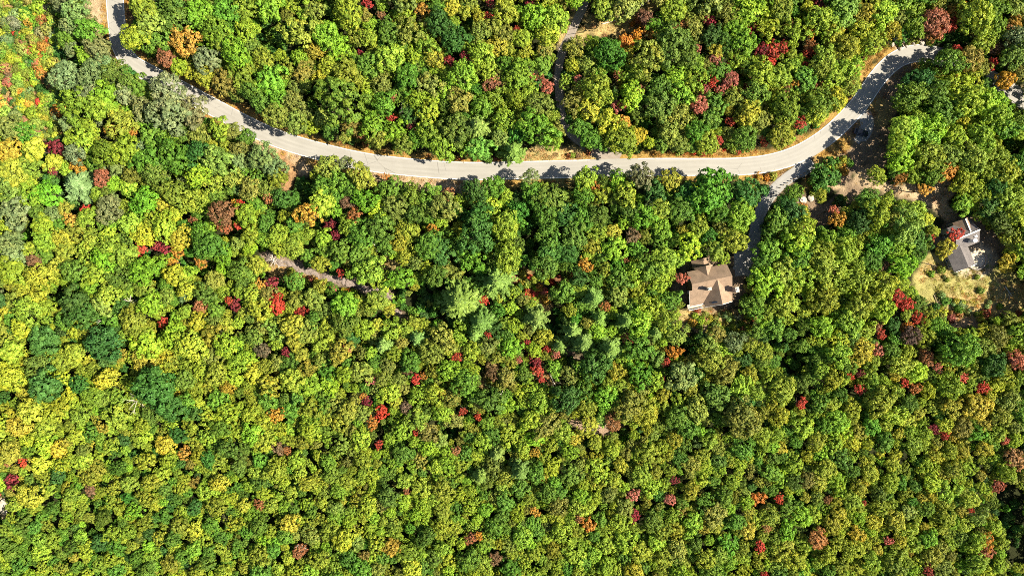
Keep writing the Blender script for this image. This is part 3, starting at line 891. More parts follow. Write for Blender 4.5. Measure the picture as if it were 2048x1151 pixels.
# colour mixture of the woods by place
MIXES = [((450, 60), 'BBGGLLLO'), ((700, 120), 'GBLLLOG'), ((950, 80), 'LLLYOG'), ((900, 220), 'GGLBL'), ((1060, 120), 'YLLO'), ((1250, 230), 'LYLOG'), ((1400, 120), 'LYOGO'), ((1500, 250), 'LLGO'),
         ((1650, 120), 'YLLY'), ((1620, 240), 'LLGY'), ((1950, 60), 'GLGLO'), ((1900, 230), 'LLGLB'), ((250, 220), 'SBGLS'), ((420, 320), 'GGBLS'), ((100, 400), 'YLLSOB'), ((300, 480), 'LLYGB'), ((80, 560), 'LYLG'),
         ((600, 420), 'GLOG'), ((800, 420), 'GGDLO'), ((1100, 440), 'GGDGL'), ((1350, 430), 'GDGLL'), ((1250, 540), 'GLGL'), ((1480, 420), 'DGLL'), ((1620, 480), 'LGLL'), ((1850, 330), 'LLGL'), ((2000, 430), 'LGLY'), ((1650, 600), 'LLGL'),
         ((150, 680), 'DLYLD'), ((350, 650), 'LLYLG'), ((560, 660), 'LYLO'), ((700, 720), 'LGLO'), ((850, 780), 'LLGO'), ((1050, 780), 'LGOL'), ((1250, 700), 'GLLP'), ((1450, 760), 'GLOD'), ((1600, 700), 'LGGL'), ((1750, 800), 'LLYG'), ((1950, 780), 'LYOG'),
         ((100, 850), 'YLLY'), ((300, 980), 'GLLDL'), ((100, 1080), 'GLLG'), ((500, 900), 'LGLL'), ((500, 1080), 'LGGLL'), ((700, 1000), 'LGLLO'), ((900, 1080), 'LGLL'), ((1050, 1000), 'LGOL'), ((1250, 930), 'LLYO'), ((1200, 1100), 'LGLL'), ((1450, 950), 'LGLO'),
         ((1450, 1100), 'LLYG'), ((1650, 900), 'LLGY'), ((1700, 1080), 'LYLY'), ((1900, 920), 'LYLY'), ((1900, 1080), 'LLOY'), ((2030, 800), 'LYOG')]
MX = np.array([m[0] for m in MIXES], float)


def pick_colour(x, y):
    d = np.hypot(MX[:, 0] - x, MX[:, 1] - y) + 25
    w = d ** -3.0
    s = MIXES[rng.choice(len(MX), p=w / w.sum())][1]
    k = s[rng.integers(len(s))]
    return 'L' if k == 'Y' and rng.random() < .5 else k


def base_radius(x, y):
    t = np.clip((y - 420) / 500, 0, 1)
    r = 25 - 10 * t
    if x < 500 and y > 560: r -= 2
    if x > 1500 and y < 620: r += 2
    return r


CELL = 30
grid = {}


def put(t):
    grid.setdefault((int(t['x'] // CELL), int(t['y'] // CELL)), []).append(t)


pines = [tuple(map(float, q.split())) for q in PINES.split('|')]
for t in trees:
    put(t)
for x, y, r in pines + [(155, 368, 45)]:
    put(dict(x=x, y=y, r=r))


def room(x, y):
    cx, cy = int(x // CELL), int(y // CELL)
    m = 1e9
    for i in range(cx - 3, cx + 4):
        for j in range(cy - 3, cy + 4):
            for t in grid.get((i, j), ()):
                m = min(m, math.hypot(t['x'] - x, t['y'] - y) - t['r'] * (1.02 if t.get('hand') and t['r'] < 16 else .74))
    return m


MARG = 230
for shrink in (1.0, .8, .62, .48):
    for _ in range(18000 if shrink > .7 else 26000):
        x = rng.uniform(-MARG, 2048 + MARG); y = rng.uniform(-MARG, 1151 + MARG)
        r = base_radius(x, y) * shrink * rng.uniform(.62, 1.42)
        if room(x, y) < r * .60:
            continue
        if in_scrub(x, y):
            continue
        if any(math.hypot(x - hx, y - hy) < hr + r * .7 for hx, hy, hr in HOLES):
            continue
        if open_clear(x, y, r) < r * .62:
            continue
        t = dict(x=x, y=y, r=r, c=pick_colour(x, y), form=['', '', '', '', 's', 'f'][rng.integers(6)], hand=False)
        trees.append(t); put(t)

inframe = lambda t: -10 < t['x'] < 2058 and -10 < t['y'] < 1161


def vary(c, amt=.12):
    k = rng.normal(1, amt)
    j = rng.normal(1, amt * .8, 3)
    return tuple(float(max(.003, a * k * b)) for a, b in zip(c, j))


def height_of(r_m, t):
    h = 4.4 + 1.75 * r_m
    if t['hand']:
        h = max(h * 1.06, 8.8 if t['r'] < 16 else 0)
    if 't' in t['form']:
        h = 16.0
    if 'l' in t['form']:
        h = 6.5
    return h


KIND_OF = {}
for k in 'DGBSP': KIND_OF[k] = 'green_tree'
for k in 'OLY': KIND_OF[k] = 'yellowing_tree'
for k in 'AUN': KIND_OF[k] = 'orange_tree'
for k in 'RCK': KIND_OF[k] = 'red_tree'
GROUPS = {'green_tree': 'green broadleaf trees of the forest', 'yellowing_tree': 'yellowing broadleaf trees of the forest', 'orange_tree': 'orange and rust trees in the forest', 'red_tree': 'red maples scattered in the forest'}
chosen, rest = [], []
for kind in ('green_tree', 'yellowing_tree', 'orange_tree', 'red_tree'):
    m = [t for t in trees if KIND_OF[t['c']] == kind and inframe(t)]
    m.sort(key=lambda t: -(t['r'] + (1.5 if t['hand'] else 0)))
    chosen += m[:295]; rest += m[295:]
rest += [t for t in trees if not inframe(t)]

# labels: colour word + rank by distance from a landmark in one compass direction
taken = {}
for t in chosen:
    key = (int(t['x']), int(t['y']))
    if key in SPECIAL and t['hand']:
        t['label'] = SPECIAL[key]
        continue
    d = [(math.hypot(t['x'] - lx, t['y'] - ly), n, lx, ly) for n, lx, ly in LANDMARKS]
    dd, n, lx, ly = min(d)
    t['lm'] = (PAL[t['c']][1], 'large' if t['r'] >= 22 else ('medium' if t['r'] >= 13 else 'small'), n, compass(t['x'] - lx, t['y'] - ly)); t['ld'] = dd
    taken.setdefault(t['lm'], []).append(t)
for key, ts_ in taken.items():
    ts_.sort(key=lambda t: t['ld'])
    for i, t in enumerate(ts_):
        cw, sz, n, di = key
        if len(ts_) == 1:
            t['label'] = f'{sz} {cw} crown {di} of {n}'
        else:
            t['label'] = f'{sz} {cw} crown, {ORD[min(i, 19)]} {di} of {n}'


def plant(t):
    form = t['form']
    up0 = height_of(t['r'] / PPM * .95, t)
    p = P(t['x'], t['y'], up0 - t['r'] / PPM * .6)
    gz = float(terrain(p.x, p.y))
    rm = t['r'] / PPM * (H - p.z) / H
    h = height_of(rm, t) * rng.uniform(.94, 1.08)
    lib = FUZZY if 'f' in form else SPIKY if 's' in form or (t['c'] in 'RCKAU' and t['r'] < 17) else BROAD
    me = lib[rng.integers(len(lib))]
    return p, gz, rm, h, me


for t in chosen:
    p, gz, rm, h, me = plant(t)
    e = empty(KIND_OF[t['c']], (p.x, p.y, gz - .15), rng.uniform(0, 6.28))
    tag(e, t['label'], 'tree', GROUPS[KIND_OF[t['c']]])
    c = link(bpy.data.objects.new('crown', me), e)
    c.location = (0, 0, max(h - rm * .8, rm * .5))
    c.scale = (rm * rng.uniform(.92, 1.22), rm * rng.uniform(.92, 1.22), rm * rng.uniform(.9, 1.15))
    c.color = (*vary(PAL[t['c']][0]), 1)
    k = link(bpy.data.objects.new('trunk', TRUNK), e)
    k.scale = (h * .8, h * .8, h * .95)

# pines
pl = {}
for x, y, r in pines:
    d = [(math.hypot(x - lx, y - ly), n, lx, ly) for n, lx, ly in LANDMARKS if math.hypot(x - lx, y - ly) > 5]
    dd, n, lx, ly = min(d)
    pl.setdefault((n, compass(x - lx, y - ly)), []).append((dd, x, y, r))
for (n, di), v in pl.items():
    v.sort()
    for i, (dd, x, y, r) in enumerate(v):
        rm = r / PPM * 1.14
        h = min(21.0, 8.5 + rm * 1.7)
        p = P(x, y, h * .6)
        gz = float(terrain(p.x, p.y))
        lab = 'tallest white pine with feathery pale crown in the central clearing' if (x, y) == (993, 562) else (f'feathery pale green pine {di} of {n}' if len(v) == 1 else f'feathery pale green pine, {ORD[i]} one {di} of {n}')
        e = tag(empty('pine_tree', (p.x, p.y, gz - .15), rng.uniform(0, 6.28)), lab, 'pine tree', 'pines among the broadleaf forest')
        c = link(bpy.data.objects.new('crown', PINE[rng.integers(3)]), e)
        c.scale = (rm * 1.08, rm * 1.08, h / 3.05)
        c.color = (*vary(PAL['P'][0], .08), 1)
        k = link(bpy.data.objects.new('trunk', PTRUNK), e); k.scale = (h * .9, h * .9, h)
p = P(155, 368, 8)
e = tag(empty('hemlock_tree', (p.x, p.y, float(terrain(p.x, p.y)) - .15)), 'broad pale hemlock with open drooping branches in the western forest', 'hemlock tree')
c = link(bpy.data.objects.new('crown', HEMLOCK[0]), e); c.scale = (7.4, 7.4, 7.0); c.color = (.170, .270, .085, 1)
k = link(bpy.data.objects.new('trunk', PTRUNK), e); k.scale = (11, 11, 12)


# dead trees and snags
def dead_tree(name, px, py, r_px, h, label, lean=(0, 0), seed=1, cat='dead tree', base_up=None):
    rr = random.Random(seed)
    top = P(px, py, h * .8)
    gz = float(terrain(top.x, top.y))
    e = tag(empty(name, (top.x, top.y, gz - .1)), label, cat)
    bm = bmesh.new()
    add_tube(bm, (0, 0, 0), (lean[0] * .5, lean[1] * .5, h * .6), .22, .15, 7)
    bm_obj('trunk', bm, DEADWOOD, e)
    rm = r_px / PPM
    for i in range(9):
        a = i * 2.4 + rr.uniform(-.3, .3)
        s = Vector((lean[0] * .5, lean[1] * .5, h * rr.uniform(.42, .6)))
        L = rm * rr.uniform(.6, 1.1)
        bm = bmesh.new()
        m = s + Vector((math.cos(a) * L * .5, math.sin(a) * L * .5, h * rr.uniform(.10, .22)))
        q = m + Vector((math.cos(a + rr.uniform(-.5, .5)) * L * .55, math.sin(a + rr.uniform(-.5, .5)) * L * .55, h * rr.uniform(.02, .14)))
        add_tube(bm, s, m, .12, .085, 5); add_tube(bm, m, q, .085, .03, 5)
        for _ in range(3):
            a2 = a + rr.uniform(-1.1, 1.1); l2 = L * rr.uniform(.25, .5)
            b0 = s.lerp(m, rr.uniform(.4, 1)) if rr.random() < .5 else m.lerp(q, rr.uniform(0, .7))
            add_tube(bm, b0, b0 + Vector((math.cos(a2) * l2, math.sin(a2) * l2, l2 * .35)), .06, .022, 4)
        bm_obj('branch', bm, DEADWOOD, e)
    return e


dead_tree('dead_tree', 266, 801, 26, 12, 'bare bleached dead tree with forked limbs beside the widest deep green crown', seed=2)
dead_tree('dead_tree', 256, 604, 15, 11, 'small bare dead treetop north of the grey brush pile', seed=3)
dead_tree('dead_tree', 215, 637, 20, 9, 'grey brush pile of bare twigs between deep green crowns', seed=4)
dead_tree('dead_tree', 810, 213, 14, 10, 'bare grey dead tree in a gap north of the road bend', seed=5)
dead_tree('dead_tree', 752, 494, 11, 11, 'bare white treetop north of the pale rock ledge', seed=6)
dead_tree('dead_tree', 832, 522, 12, 9, 'bare white snag northeast of the pale rock ledge end', seed=7)
dead_tree('dead_tree', 1123, 93, 12, 8, 'bare white branches hanging over the shaded side lane', seed=8)
dead_tree('dead_tree', 1178, 856, 20, 8, 'bleached spreading snag in the south woods clearing', seed=9)
dead_tree('dead_tree', 600, 1100, 12, 10, 'bare pinkish snag in the southern forest gap', seed=10)
dead_tree('dead_tree', 545, 520, 20, 4, 'low grey fallen treetop at the west end of the rock ledge', seed=11)
dead_tree('dead_tree', 1962, 350, 18, 10, 'bare grey branches beside the bright amber crown', seed=12)
dead_tree('dead_tree', 1007, 790, 10, 9, 'small bare white snag south of the central pines', seed=13)

# ------------------------------------------------------------------ uncountable growth as instanced stuff
def scatter(name, pts, rots, scl, colr, idx, meshes):
    coll = bpy.data.collections.new(name + '_shapes')
    for i, me in enumerate(meshes):
        m2 = me.copy()
        m2.materials[0] = LEAF_I
        coll.objects.link(bpy.data.objects.new(f'shape_{i:03d}', m2))
    me = bpy.data.meshes.new(name)
    n = len(pts)
    me.vertices.add(n); me.vertices.foreach_set('co', np.array(pts, float).ravel())
    for nm, ty, data, key in (('rot_z', 'FLOAT', rots, 'value'), ('pick', 'INT', idx, 'value'), ('size', 'FLOAT_VECTOR', scl, 'vector')):
        a = me.attributes.new(nm, ty, 'POINT'); a.data.foreach_set(key, np.array(data).ravel())
    a = me.attributes.new('leaf_color', 'FLOAT_COLOR', 'POINT')
    a.data.foreach_set('color', np.concatenate([np.array(colr, float), np.ones((n, 1))], 1).ravel())
    me.materials.append(LEAF_I)
    o = tag(link(bpy.data.objects.new(name, me)), kind='stuff')
    ng = bpy.data.node_groups.new(name, 'GeometryNodeTree')
    ng.interface.new_socket('Geometry', in_out='INPUT', socket_type='NodeSocketGeometry')
    ng.interface.new_socket('Geometry', in_out='OUTPUT', socket_type='NodeSocketGeometry')
    N = ng.nodes.new; Lk = ng.links.new
    gi = N('NodeGroupInput'); go = N('NodeGroupOutput')
    ci = N('GeometryNodeCollectionInfo'); ci.inputs['Collection'].default_value = coll
    ci.inputs['Separate Children'].default_value = True; ci.inputs['Reset Children'].default_value = True
    iop = N('GeometryNodeInstanceOnPoints'); iop.inputs['Pick Instance'].default_value = True

    def named(nm, ty):
        a = N('GeometryNodeInputNamedAttribute'); a.data_type = ty; a.inputs['Name'].default_value = nm
        return a.outputs['Attribute']
    cx = N('ShaderNodeCombineXYZ')
    Lk(named('rot_z', 'FLOAT'), cx.inputs['Z'])
    e2r = N('FunctionNodeEulerToRotation'); Lk(cx.outputs[0], e2r.inputs[0])
    Lk(gi.outputs[0], iop.inputs['Points']); Lk(ci.outputs[0], iop.inputs['Instance'])
    Lk(named('pick', 'INT'), iop.inputs['Instance Index']); Lk(e2r.outputs[0], iop.inputs['Rotation'])
    Lk(named('size', 'FLOAT_VECTOR'), iop.inputs['Scale'])
    Lk(iop.outputs[0], go.inputs[0])
    md = o.modifiers.new('scatter', 'NODES'); md.node_group = ng
    return o


allm = BROAD + FUZZY + SPIKY
pts, rots, scl, cols, idx = [], [], [], [], []
for t in rest:
    p, gz, rm, h, me = plant(t)
    pts.append((p.x, p.y, gz + h - rm * .8)); rots.append(rng.uniform(0, 6.28))
    scl.append((rm * rng.uniform(.92, 1.22), rm * rng.uniform(.92, 1.22), rm)); cols.append(vary(PAL[t['c']][0])); idx.append(allm.index(me))
scatter('forest_canopy', pts, rots, scl, cols, idx, allm)

# low scrub: the heath on the west side, thickets in gaps and on the edges of open places
pts, rots, scl, cols, idx = [], [], [], [], []


def shrub(x, y, r, c):
    p = P(x, y, .5); rm = r / PPM
    pts.append((p.x, p.y, float(terrain(p.x, p.y)) - .1)); rots.append(rng.uniform(0, 6.28)); scl.append((rm * 1.15, rm * 1.15, rm * rng.uniform(.9, 1.5)))
    cols.append(vary(PAL[c][0], .15)); idx.append(int(rng.integers(4)))


for _ in range(640):
    x = rng.uniform(-120, 140); y = rng.uniform(-120, 300)
    if bool(in_poly(SCRUB_POLY, np.array([x]), np.array([y]))[0]):
        shrub(x, y, rng.uniform(6, 14), 'YYOOLLLOOOUSOSAN'[rng.integers(16)])
for cx, cy, n in ((60, 103, 8), (96, 84, 5), (80, 114, 6), (42, 66, 4), (112, 60, 3), (34, 195, 3), (84, 203, 2), (33, 115, 2), (64, 236, 1)):
    for _ in range(n):
        shrub(cx + rng.normal(0, 6), cy + rng.normal(0, 6), rng.uniform(5, 9), 'RRKU'[rng.integers(4)])
for _ in range(9000):       # shaded understorey in every gap
    x = rng.uniform(-100, 2148); y = rng.uniform(-100, 1251)
    if open_clear(x, y, 4) > 4:
        shrub(x, y, rng.uniform(5, 11), 'GGDDGLD'[rng.integers(7)])
for hx, hy, hr in HOLES:
    for _ in range(int(hr / 3)):
        shrub(hx + rng.normal(0, hr * .6), hy + rng.normal(0, hr * .6), rng.uniform(6, 11), 'DDGG'[rng.integers(4)])
# edges and open slopes
EDGE = [([(560, 545), (640, 575), (720, 600)], 14, 40, 'YOLAKS'), ([(1040, 550), (1085, 600)], 20, 40, 'YAKRLO'), ([(1380, 640), (1500, 655)], 26, 70, 'OYLSUO'), ([(575, 470), (620, 500)], 26, 40, 'OUGLS'),
        ([(1870, 606), (1950, 632), (2030, 622)], 20, 30, 'OYSUG'), ([(1400, 150), (1500, 170)], 34, 50, 'KKUAYR'), ([(1860, 550), (1990, 560)], 40, 12, 'YOS'), ([(1100, 700), (1040, 690)], 22, 24, 'RKCGO'), ([(985, 755), (1000, 770)], 18, 14, 'NUOS'),
        ([(1660, 340), (1700, 330), (1620, 365)], 12, 20, 'OAYG'), ([(1780, 100), (1850, 82)], 16, 12, 'OLY'), ([(690, 275), (760, 290)], 8, 14, 'OUG'), ([(1360, 300), (1500, 295)], 6, 22, 'RKOL'), ([(1500, 352), (1560, 350)], 6, 8, 'UAO'),
        ([(880, 310), (1000, 318)], 7, 12, 'OUG'), ([(1260, 55), (1300, 40)], 16, 12, 'OUAN'), ([(2010, 1000), (2040, 1090)], 20, 26, 'DDG'), ([(0, 940), (20, 1000)], 22, 20, 'YSKO'), ([(1100, 555), (1170, 562)], 10, 16, 'KROU'), ([(1130, 310), (1180, 300)], 12, 6, 'OU')]  # deep green southeast shrubs belong to the patch standing in for shade
for line, w, n, cs_ in EDGE:
    line = np.array(line, float)
    for _ in range(n):
        i = rng.integers(len(line) - 1); q = line[i] + (line[i + 1] - line[i]) * rng.uniform(0, 1) + rng.normal(0, w * .55, 2)
        if min(dist_to(C_MAIN, q[0:1], q[1:2])[0] - 19, dist_to(C_DRIVE, q[0:1], q[1:2])[0] - 14) < 3:
            continue
        shrub(q[0], q[1], rng.uniform(4, 9), cs_[rng.integers(len(cs_))])
scatter('low_scrub', pts, rots, scl, cols, idx, SHRUB)

# dry grass tufts on verges and clearings
pts, rots, scl, cols, idx = [], [], [], [], []
GRASS = {DRY: (.40, .25, .07), STRAW: (.46, .36, .15), MEADOW: (.36, .34, .11), SCRUBG: (.38, .28, .10), SAND: (.44, .33, .18)}
for line, hw, colr, _ in OPEN:
    if colr not in GRASS:
        continue
    line = np.array(line, float)
    L = np.linalg.norm(np.diff(line, axis=0), axis=1)
    n = int(L.sum() * hw * (.055 if colr != SAND else .012))
    for _ in range(n):
        i = rng.choice(len(L), p=L / L.sum())
        q = line[i] + (line[i + 1] - line[i]) * rng.uniform(0, 1) + rng.uniform(-hw, hw, 2)
        if dist_to(C_MAIN, q[0:1], q[1:2])[0] < 20.5 or dist_to(C_DRIVE, q[0:1], q[1:2])[0] < 15 or dist_to(C_LANE, q[0:1], q[1:2])[0] < 11:
            continue
        if q[1] > 285 and 1180 < q[0] < 1275 and q[1] < 325:
            continue
        p = P(q[0], q[1], 0)
        s = rng.uniform(.35, .95)
        pts.append((p.x, p.y, p.z - .02)); rots.append(rng.uniform(0, 6.28)); scl.append((s, s, s * rng.uniform(.5, 1.2)))
        cols.append(vary(GRASS[colr], .18)); idx.append(int(rng.integers(3)))
scatter('dry_grass', pts, rots, scl, cols, idx, TUFT)


# ------------------------------------------------------------------ houses
def gable_roof(bm, u0, u1, half_a, half_b, z_ridge, drop_a, drop_b, thick=.22, swap=False, off=(0, 0)):
    """Ridge along u; slopes toward -v (a) and +v (b). swap: ridge along v instead."""
    f = (lambda u, v, z: (v + off[0], u + off[1], z)) if swap else (lambda u, v, z: (u + off[0], v + off[1], z))
    for half, drop, s in ((half_a, drop_a, -1), (half_b, drop_b, 1)):
        poly = [f(u0, 0, z_ridge), f(u1, 0, z_ridge), f(u1, s * half, z_ridge - drop), f(u0, s * half, z_ridge - drop)]
        add_slab(bm, poly, thick)


def prism(bm, prof, u0, u1, swap=False, off=(0, 0)):
    f = (lambda u, v, z: (v + off[0], u + off[1], z)) if swap else (lambda u, v, z: (u + off[0], v + off[1], z))
    a = [bm.verts.new(f(u0, v, z)) for v, z in prof]; b = [bm.verts.new(f(u1, v, z)) for v, z in prof]
    bm.faces.new(a); bm.faces.new(b[::-1])
    n = len(prof)
    for i in range(n):
        j = (i + 1) % n
        bm.faces.new((a[j], a[i], b[i], b[j]))


def window(parent, c, axis, w=1.1, h=1.3, mat=WHITE):
    """Framed sash window proud of a wall; axis: outward unit direction in house coordinates."""
    ax = Vector(axis)
    t = Vector((-ax.y, ax.x, 0))
    bm = bmesh.new()
    ang = math.atan2(t.y, t.x)
    C_ = Vector(c)
    for sx in (-1, 1):
        add_box(bm, C_ + t * sx * (w / 2 + .05) + ax * .05, (.12, .10, h + .24), ang)
    for sz in (-1, 1):
        add_box(bm, C_ + Vector((0, 0, sz * (h / 2 + .06))) + ax * .05, (w - .02, .10, .12), ang)
    add_box(bm, C_ + ax * .045, (w - .02, .07, .06), ang)
    fr = bm_obj('window', bm, mat, parent)
    bm = bmesh.new(); add_box(bm, C_ + ax * .02, (w, .04, h), ang)
    bm_obj('pane', bm, GLASS, fr)
    return fr


# brown house: local x along the main ridge (east), local y toward the north eave
a_ = P(1384, 568, 9.2); b_ = P(1464.5, 551, 9.2)
mid = (a_ + b_) / 2
hrot = math.atan2(b_.y - a_.y, b_.x - a_.x)
HG = float(terrain(mid.x, mid.y))
house = tag(empty('brown_house', (mid.x, mid.y, HG), hrot), 'brown shingled cross-gabled house with two chimneys beside the shaded parking court', 'house')
hl = (b_ - a_).length / 2
bm = bmesh.new()
prism(bm, [(-6.7, -1.5), (3.4, -1.5), (3.4, 6.1), (0, 8.75), (-6.7, 4.75)], -hl + .4, hl - .4)
bm_obj('wall', bm, WALL_A, house)
bm = bmesh.new()
WU = 1.65
prism(bm, [(-4.0, -1.5), (4.0, -1.5), (4.0, 5.3), (0, 8.85), (-4.0, 5.3)], -7.6, -1.0, swap=True, off=(WU, 0))
bm_obj('wing_wall', bm, WALL_A, house)
bm = bmesh.new()
prism(bm, [(-2.6, -1.5), (2.6, -1.5), (2.6, 5.5), (0, 7.75), (-2.6, 5.5)], 3.0, 4.4, swap=True, off=(-.75, 0))
bm_obj('gable_wall', bm, WALL_A, house)
# main roof: long south slope with a step at its west rake, short north slope
sl = .61
bm = bmesh.new()
add_slab(bm, [(-hl, 0, 9.2), (-hl, -2.0, 9.2 - 2 * sl), (-hl - .95, -2.0, 9.2 - 2 * sl), (-hl - .95, -7.1, 9.2 - 7.1 * sl), (hl, -7.1, 9.2 - 7.1 * sl), (hl, 0, 9.2)], .22)
ra = bm_obj('roof', bm, ROOF_A, house); tag(ra, 'long sunlit south slope of the main roof')
bm = bmesh.new()
add_slab(bm, [(-hl, .003, 9.2), (hl, .003, 9.2), (hl, 4.05, 9.2 - 3.1), (-hl, 4.05, 9.2 - 3.1)], .22)
rb = bm_obj('roof', bm, ROOF_A, house); tag(rb, 'short shaded north slope of the main roof')
bm = bmesh.new()
gable_roof(bm, -8.25, -.05, 4.5, 4.5, 9.19, 3.95, 3.95, swap=True, off=(WU, 0))
rw = bm_obj('wing_roof', bm, ROOF_A, house)
bm = bmesh.new(); add_box(bm, (0, 0, 0), (1.9, .45, .12), 0, .02)
skl = bm_obj('skylight', bm, GLASS, house)
skl.location = (WU - 1.9, -7.2, 9.19 - 1.9 * .878 + .07); skl.rotation_euler = (0, -math.atan(.878), 0)
bm = bmesh.new()
gable_roof(bm, 1.2, 4.75, 3.05, 3.05, 8.1, 2.7, 2.7, swap=True, off=(-.75, 0))
bm_obj('dormer_roof', bm, ROOF_A, house)
bm = bmesh.new()
gable_roof(bm, 4.2, 7.2, 3.4, 3.4, 5.0, 1.9, 1.9, swap=True, off=(-.3, 0))
bm_obj('porch_roof', bm, ROOF_A, house)
for k in (-3.0, 2.5):
    bm = bmesh.new(); add_tube(bm, (k, 6.8, -1.2), (k, 6.8, 3.2), .12, .12, 8); bm_obj('porch_post', bm, WHITE, house)
# white rake boards on the south end of the wing and the west rake of the main roof
for s in (-1, 1):
    bm = bmesh.new()
    add_tube(bm, (WU, -8.27, 9.05), (WU + s * 4.5, -8.27, 5.12), .11, .11, 4)
    bm_obj('rake_board', bm, WHITE, house)
bm = bmesh.new(); add_tube(bm, (-hl - .97, -2.0, 7.86), (-hl - .97, -7.1, 4.75), .09, .09, 4); bm_obj('rake_board', bm, WHITE, house)
bm = bmesh.new(); add_box(bm, (-5.3, -7.22, 4.80), (4.6, .14, .16)); bm_obj('gutter', bm, WHITE, house)
# chimneys
ch = bmesh.new(); add_box(ch, (-1.75, -2.5, 9.0), (1.05, .8, 3.2), 0, .04); c1 = bm_obj('chimney', ch, CHIMNEY, house)
bm = bmesh.new(); add_box(bm, (-1.75, -2.5, 10.66), (1.25, 1.0, .14)); bm_obj('chimney_cap', bm, STONE, c1)
for dx in (-.22, .22):
    bm = bmesh.new(); add_tube(bm, (-1.75 + dx, -2.5, 10.72), (-1.75 + dx, -2.5, 11.1), .15, .14, 8); bm_obj('flue', bm, METAL, c1)
ch = bmesh.new(); add_box(ch, (hl + .45, -4.6, 4.3), (1.0, 1.5, 11.0), 0, .05); add_box(ch, (hl + .45, -4.6, .6), (1.3, 2.1, 4.0), 0, .1); c2 = bm_obj('chimney', ch, CHIMNEY, house)
bm = bmesh.new(); add_box(bm, (hl + .45, -4.6, 9.88), (1.2, 1.7, .14)); bm_obj('chimney_cap', bm, STONE, c2)
bm = bmesh.new(); add_tube(bm, (hl + .45, -4.6, 9.9), (hl + .45, -4.6, 10.4), .2, .19, 8); bm_obj('flue', bm, METAL, c2)
# deck with white railing along the south-west side
bm = bmesh.new(); add_box(bm, (-5.2, -7.6, 1.9), (4.9, 1.9, .18)); dk = bm_obj('deck', bm, DECK, house)
for zz in (2.45, 2.95):
    bm = bmesh.new(); add_box(bm, (-5.2, -8.5, zz), (4.9, .12, .10)); bm_obj('rail', bm, WHITE, dk)
for k in range(6):
    bm = bmesh.new(); add_box(bm, (-7.6 + k * .96, -8.5, .9), (.14, .14, 4.3)); bm_obj('deck_post', bm, WHITE, dk)
for v in (-5.2, -2.9, 1.6):
    for z in (1.0, 3.6):
        window(house, (-hl + .4, v, z), (-1, 0, 0))
for u in (-1.9, 0, 1.9):
    window(house, (WU + u, -7.6, 3.4), (0, -1, 0), 1.2, 1.6)
    window(house, (WU + u, -7.6, .6), (0, -1, 0), 1.2, 1.5)
window(house, (-.75, 4.4, 5.6), (0, 1, 0), 1.0, 1.1)
for u in (3.2, 5.0):
    window(house, (u, 3.4, 3.2), (0, 1, 0))
for z in (1.0, 3.6):
    window(house, (hl - .4, 1.6, z), (1, 0, 0))
bm = bmesh.new(); add_box(bm, (-.3, 4.46, 1.0), (1.0, .08, 2.1)); dr = bm_obj('door', bm, WHITE, house)
bm = bmesh.new(); add_box(bm, (.05, 4.53, 1.0), (.08, .06, .18)); bm_obj('handle', bm, DARKMETAL, dr)

# grey-roofed house by the meadow
a_ = P(1800 + 650 / 5.754, 380 + 568 / 5.754, 7.2); b_ = P(1800 + 917 / 5.754, 380 + 455 / 5.754, 7.2)
mid = (a_ + b_) / 2
rot2 = math.atan2(b_.y - a_.y, b_.x - a_.x)
h2 = tag(empty('grey_house', (mid.x, mid.y, float(terrain(mid.x, mid.y))), rot2), 'grey-roofed house with south wing beside a round stone patio', 'house')
L2 = (b_ - a_).length / 2
bm = bmesh.new(); prism(bm, [(-3.6, -1.5), (3.6, -1.5), (3.6, 4.6), (0, 6.8), (-3.6, 4.6)], -L2 + .3, L2 - .3); bm_obj('wall', bm, WALL_B, h2)
bm = bmesh.new(); prism(bm, [(-3.1, -1.5), (3.1, -1.5), (3.1, 3.4), (0, 5.3), (-3.1, 3.4)], -9.8, -3.0, swap=True, off=(-2.9, 0)); bm_obj('wing_wall', bm, WALL_B, h2)
bm = bmesh.new(); prism(bm, [(-2.4, -1.5), (2.4, -1.5), (2.4, 4.4), (0, 6.4), (-2.4, 4.4)], 3.2, 4.6, swap=True, off=(1.4, 0)); bm_obj('gable_wall', bm, WALL_B, h2)
bm = bmesh.new(); gable_roof(bm, -L2, L2, 4.1, 4.1, 7.2, 2.6, 2.6); bm_obj('roof', bm, ROOF_B, h2)
bm = bmesh.new(); add_box(bm, (0, -.02, 7.24), (2 * L2 + .05, .42, .10)); bm_obj('ridge_strip', bm, WHITE, h2)
bm = bmesh.new(); gable_roof(bm, .2, 5.0, 2.9, 2.9, 6.9, 2.4, 2.4, swap=True, off=(1.4, 0)); bm_obj('dormer_roof', bm, ROOF_A, h2)
bm = bmesh.new(); add_box(bm, (1.4, 2.7, 6.93), (.35, 4.5, .09)); bm_obj('ridge_strip', bm, WHITE, h2)  # white strip painted in for the sunlit sliver of the east slope
bm = bmesh.new(); gable_roof(bm, -10.3, -2.6, 3.7, 3.7, 5.7, 2.1, 2.1, swap=True, off=(-2.9, 0)); bm_obj('wing_roof', bm, ROOF_B, h2)
bm = bmesh.new(); add_box(bm, (-2.9, -10.33, 4.6), (7.4, .10, .14)); bm_obj('gutter', bm, WHITE, h2)
ch = bmesh.new(); add_box(ch, (.6, -2.4, 6.9), (1.1, .9, 3.0), 0, .04); c3 = bm_obj('chimney', ch, METAL, h2); tag(c3, 'pale metal clad chimney on the south slope')
bm = bmesh.new(); add_box(bm, (.6, -2.4, 8.45), (1.3, 1.1, .12)); bm_obj('chimney_cap', bm, METAL, c3)
bm = bmesh.new(); add_box(bm, (2.6, -1.6, 6.35), (.9, .7, .5), 0, .04); bm_obj('roof_vent', bm, METAL, h2)
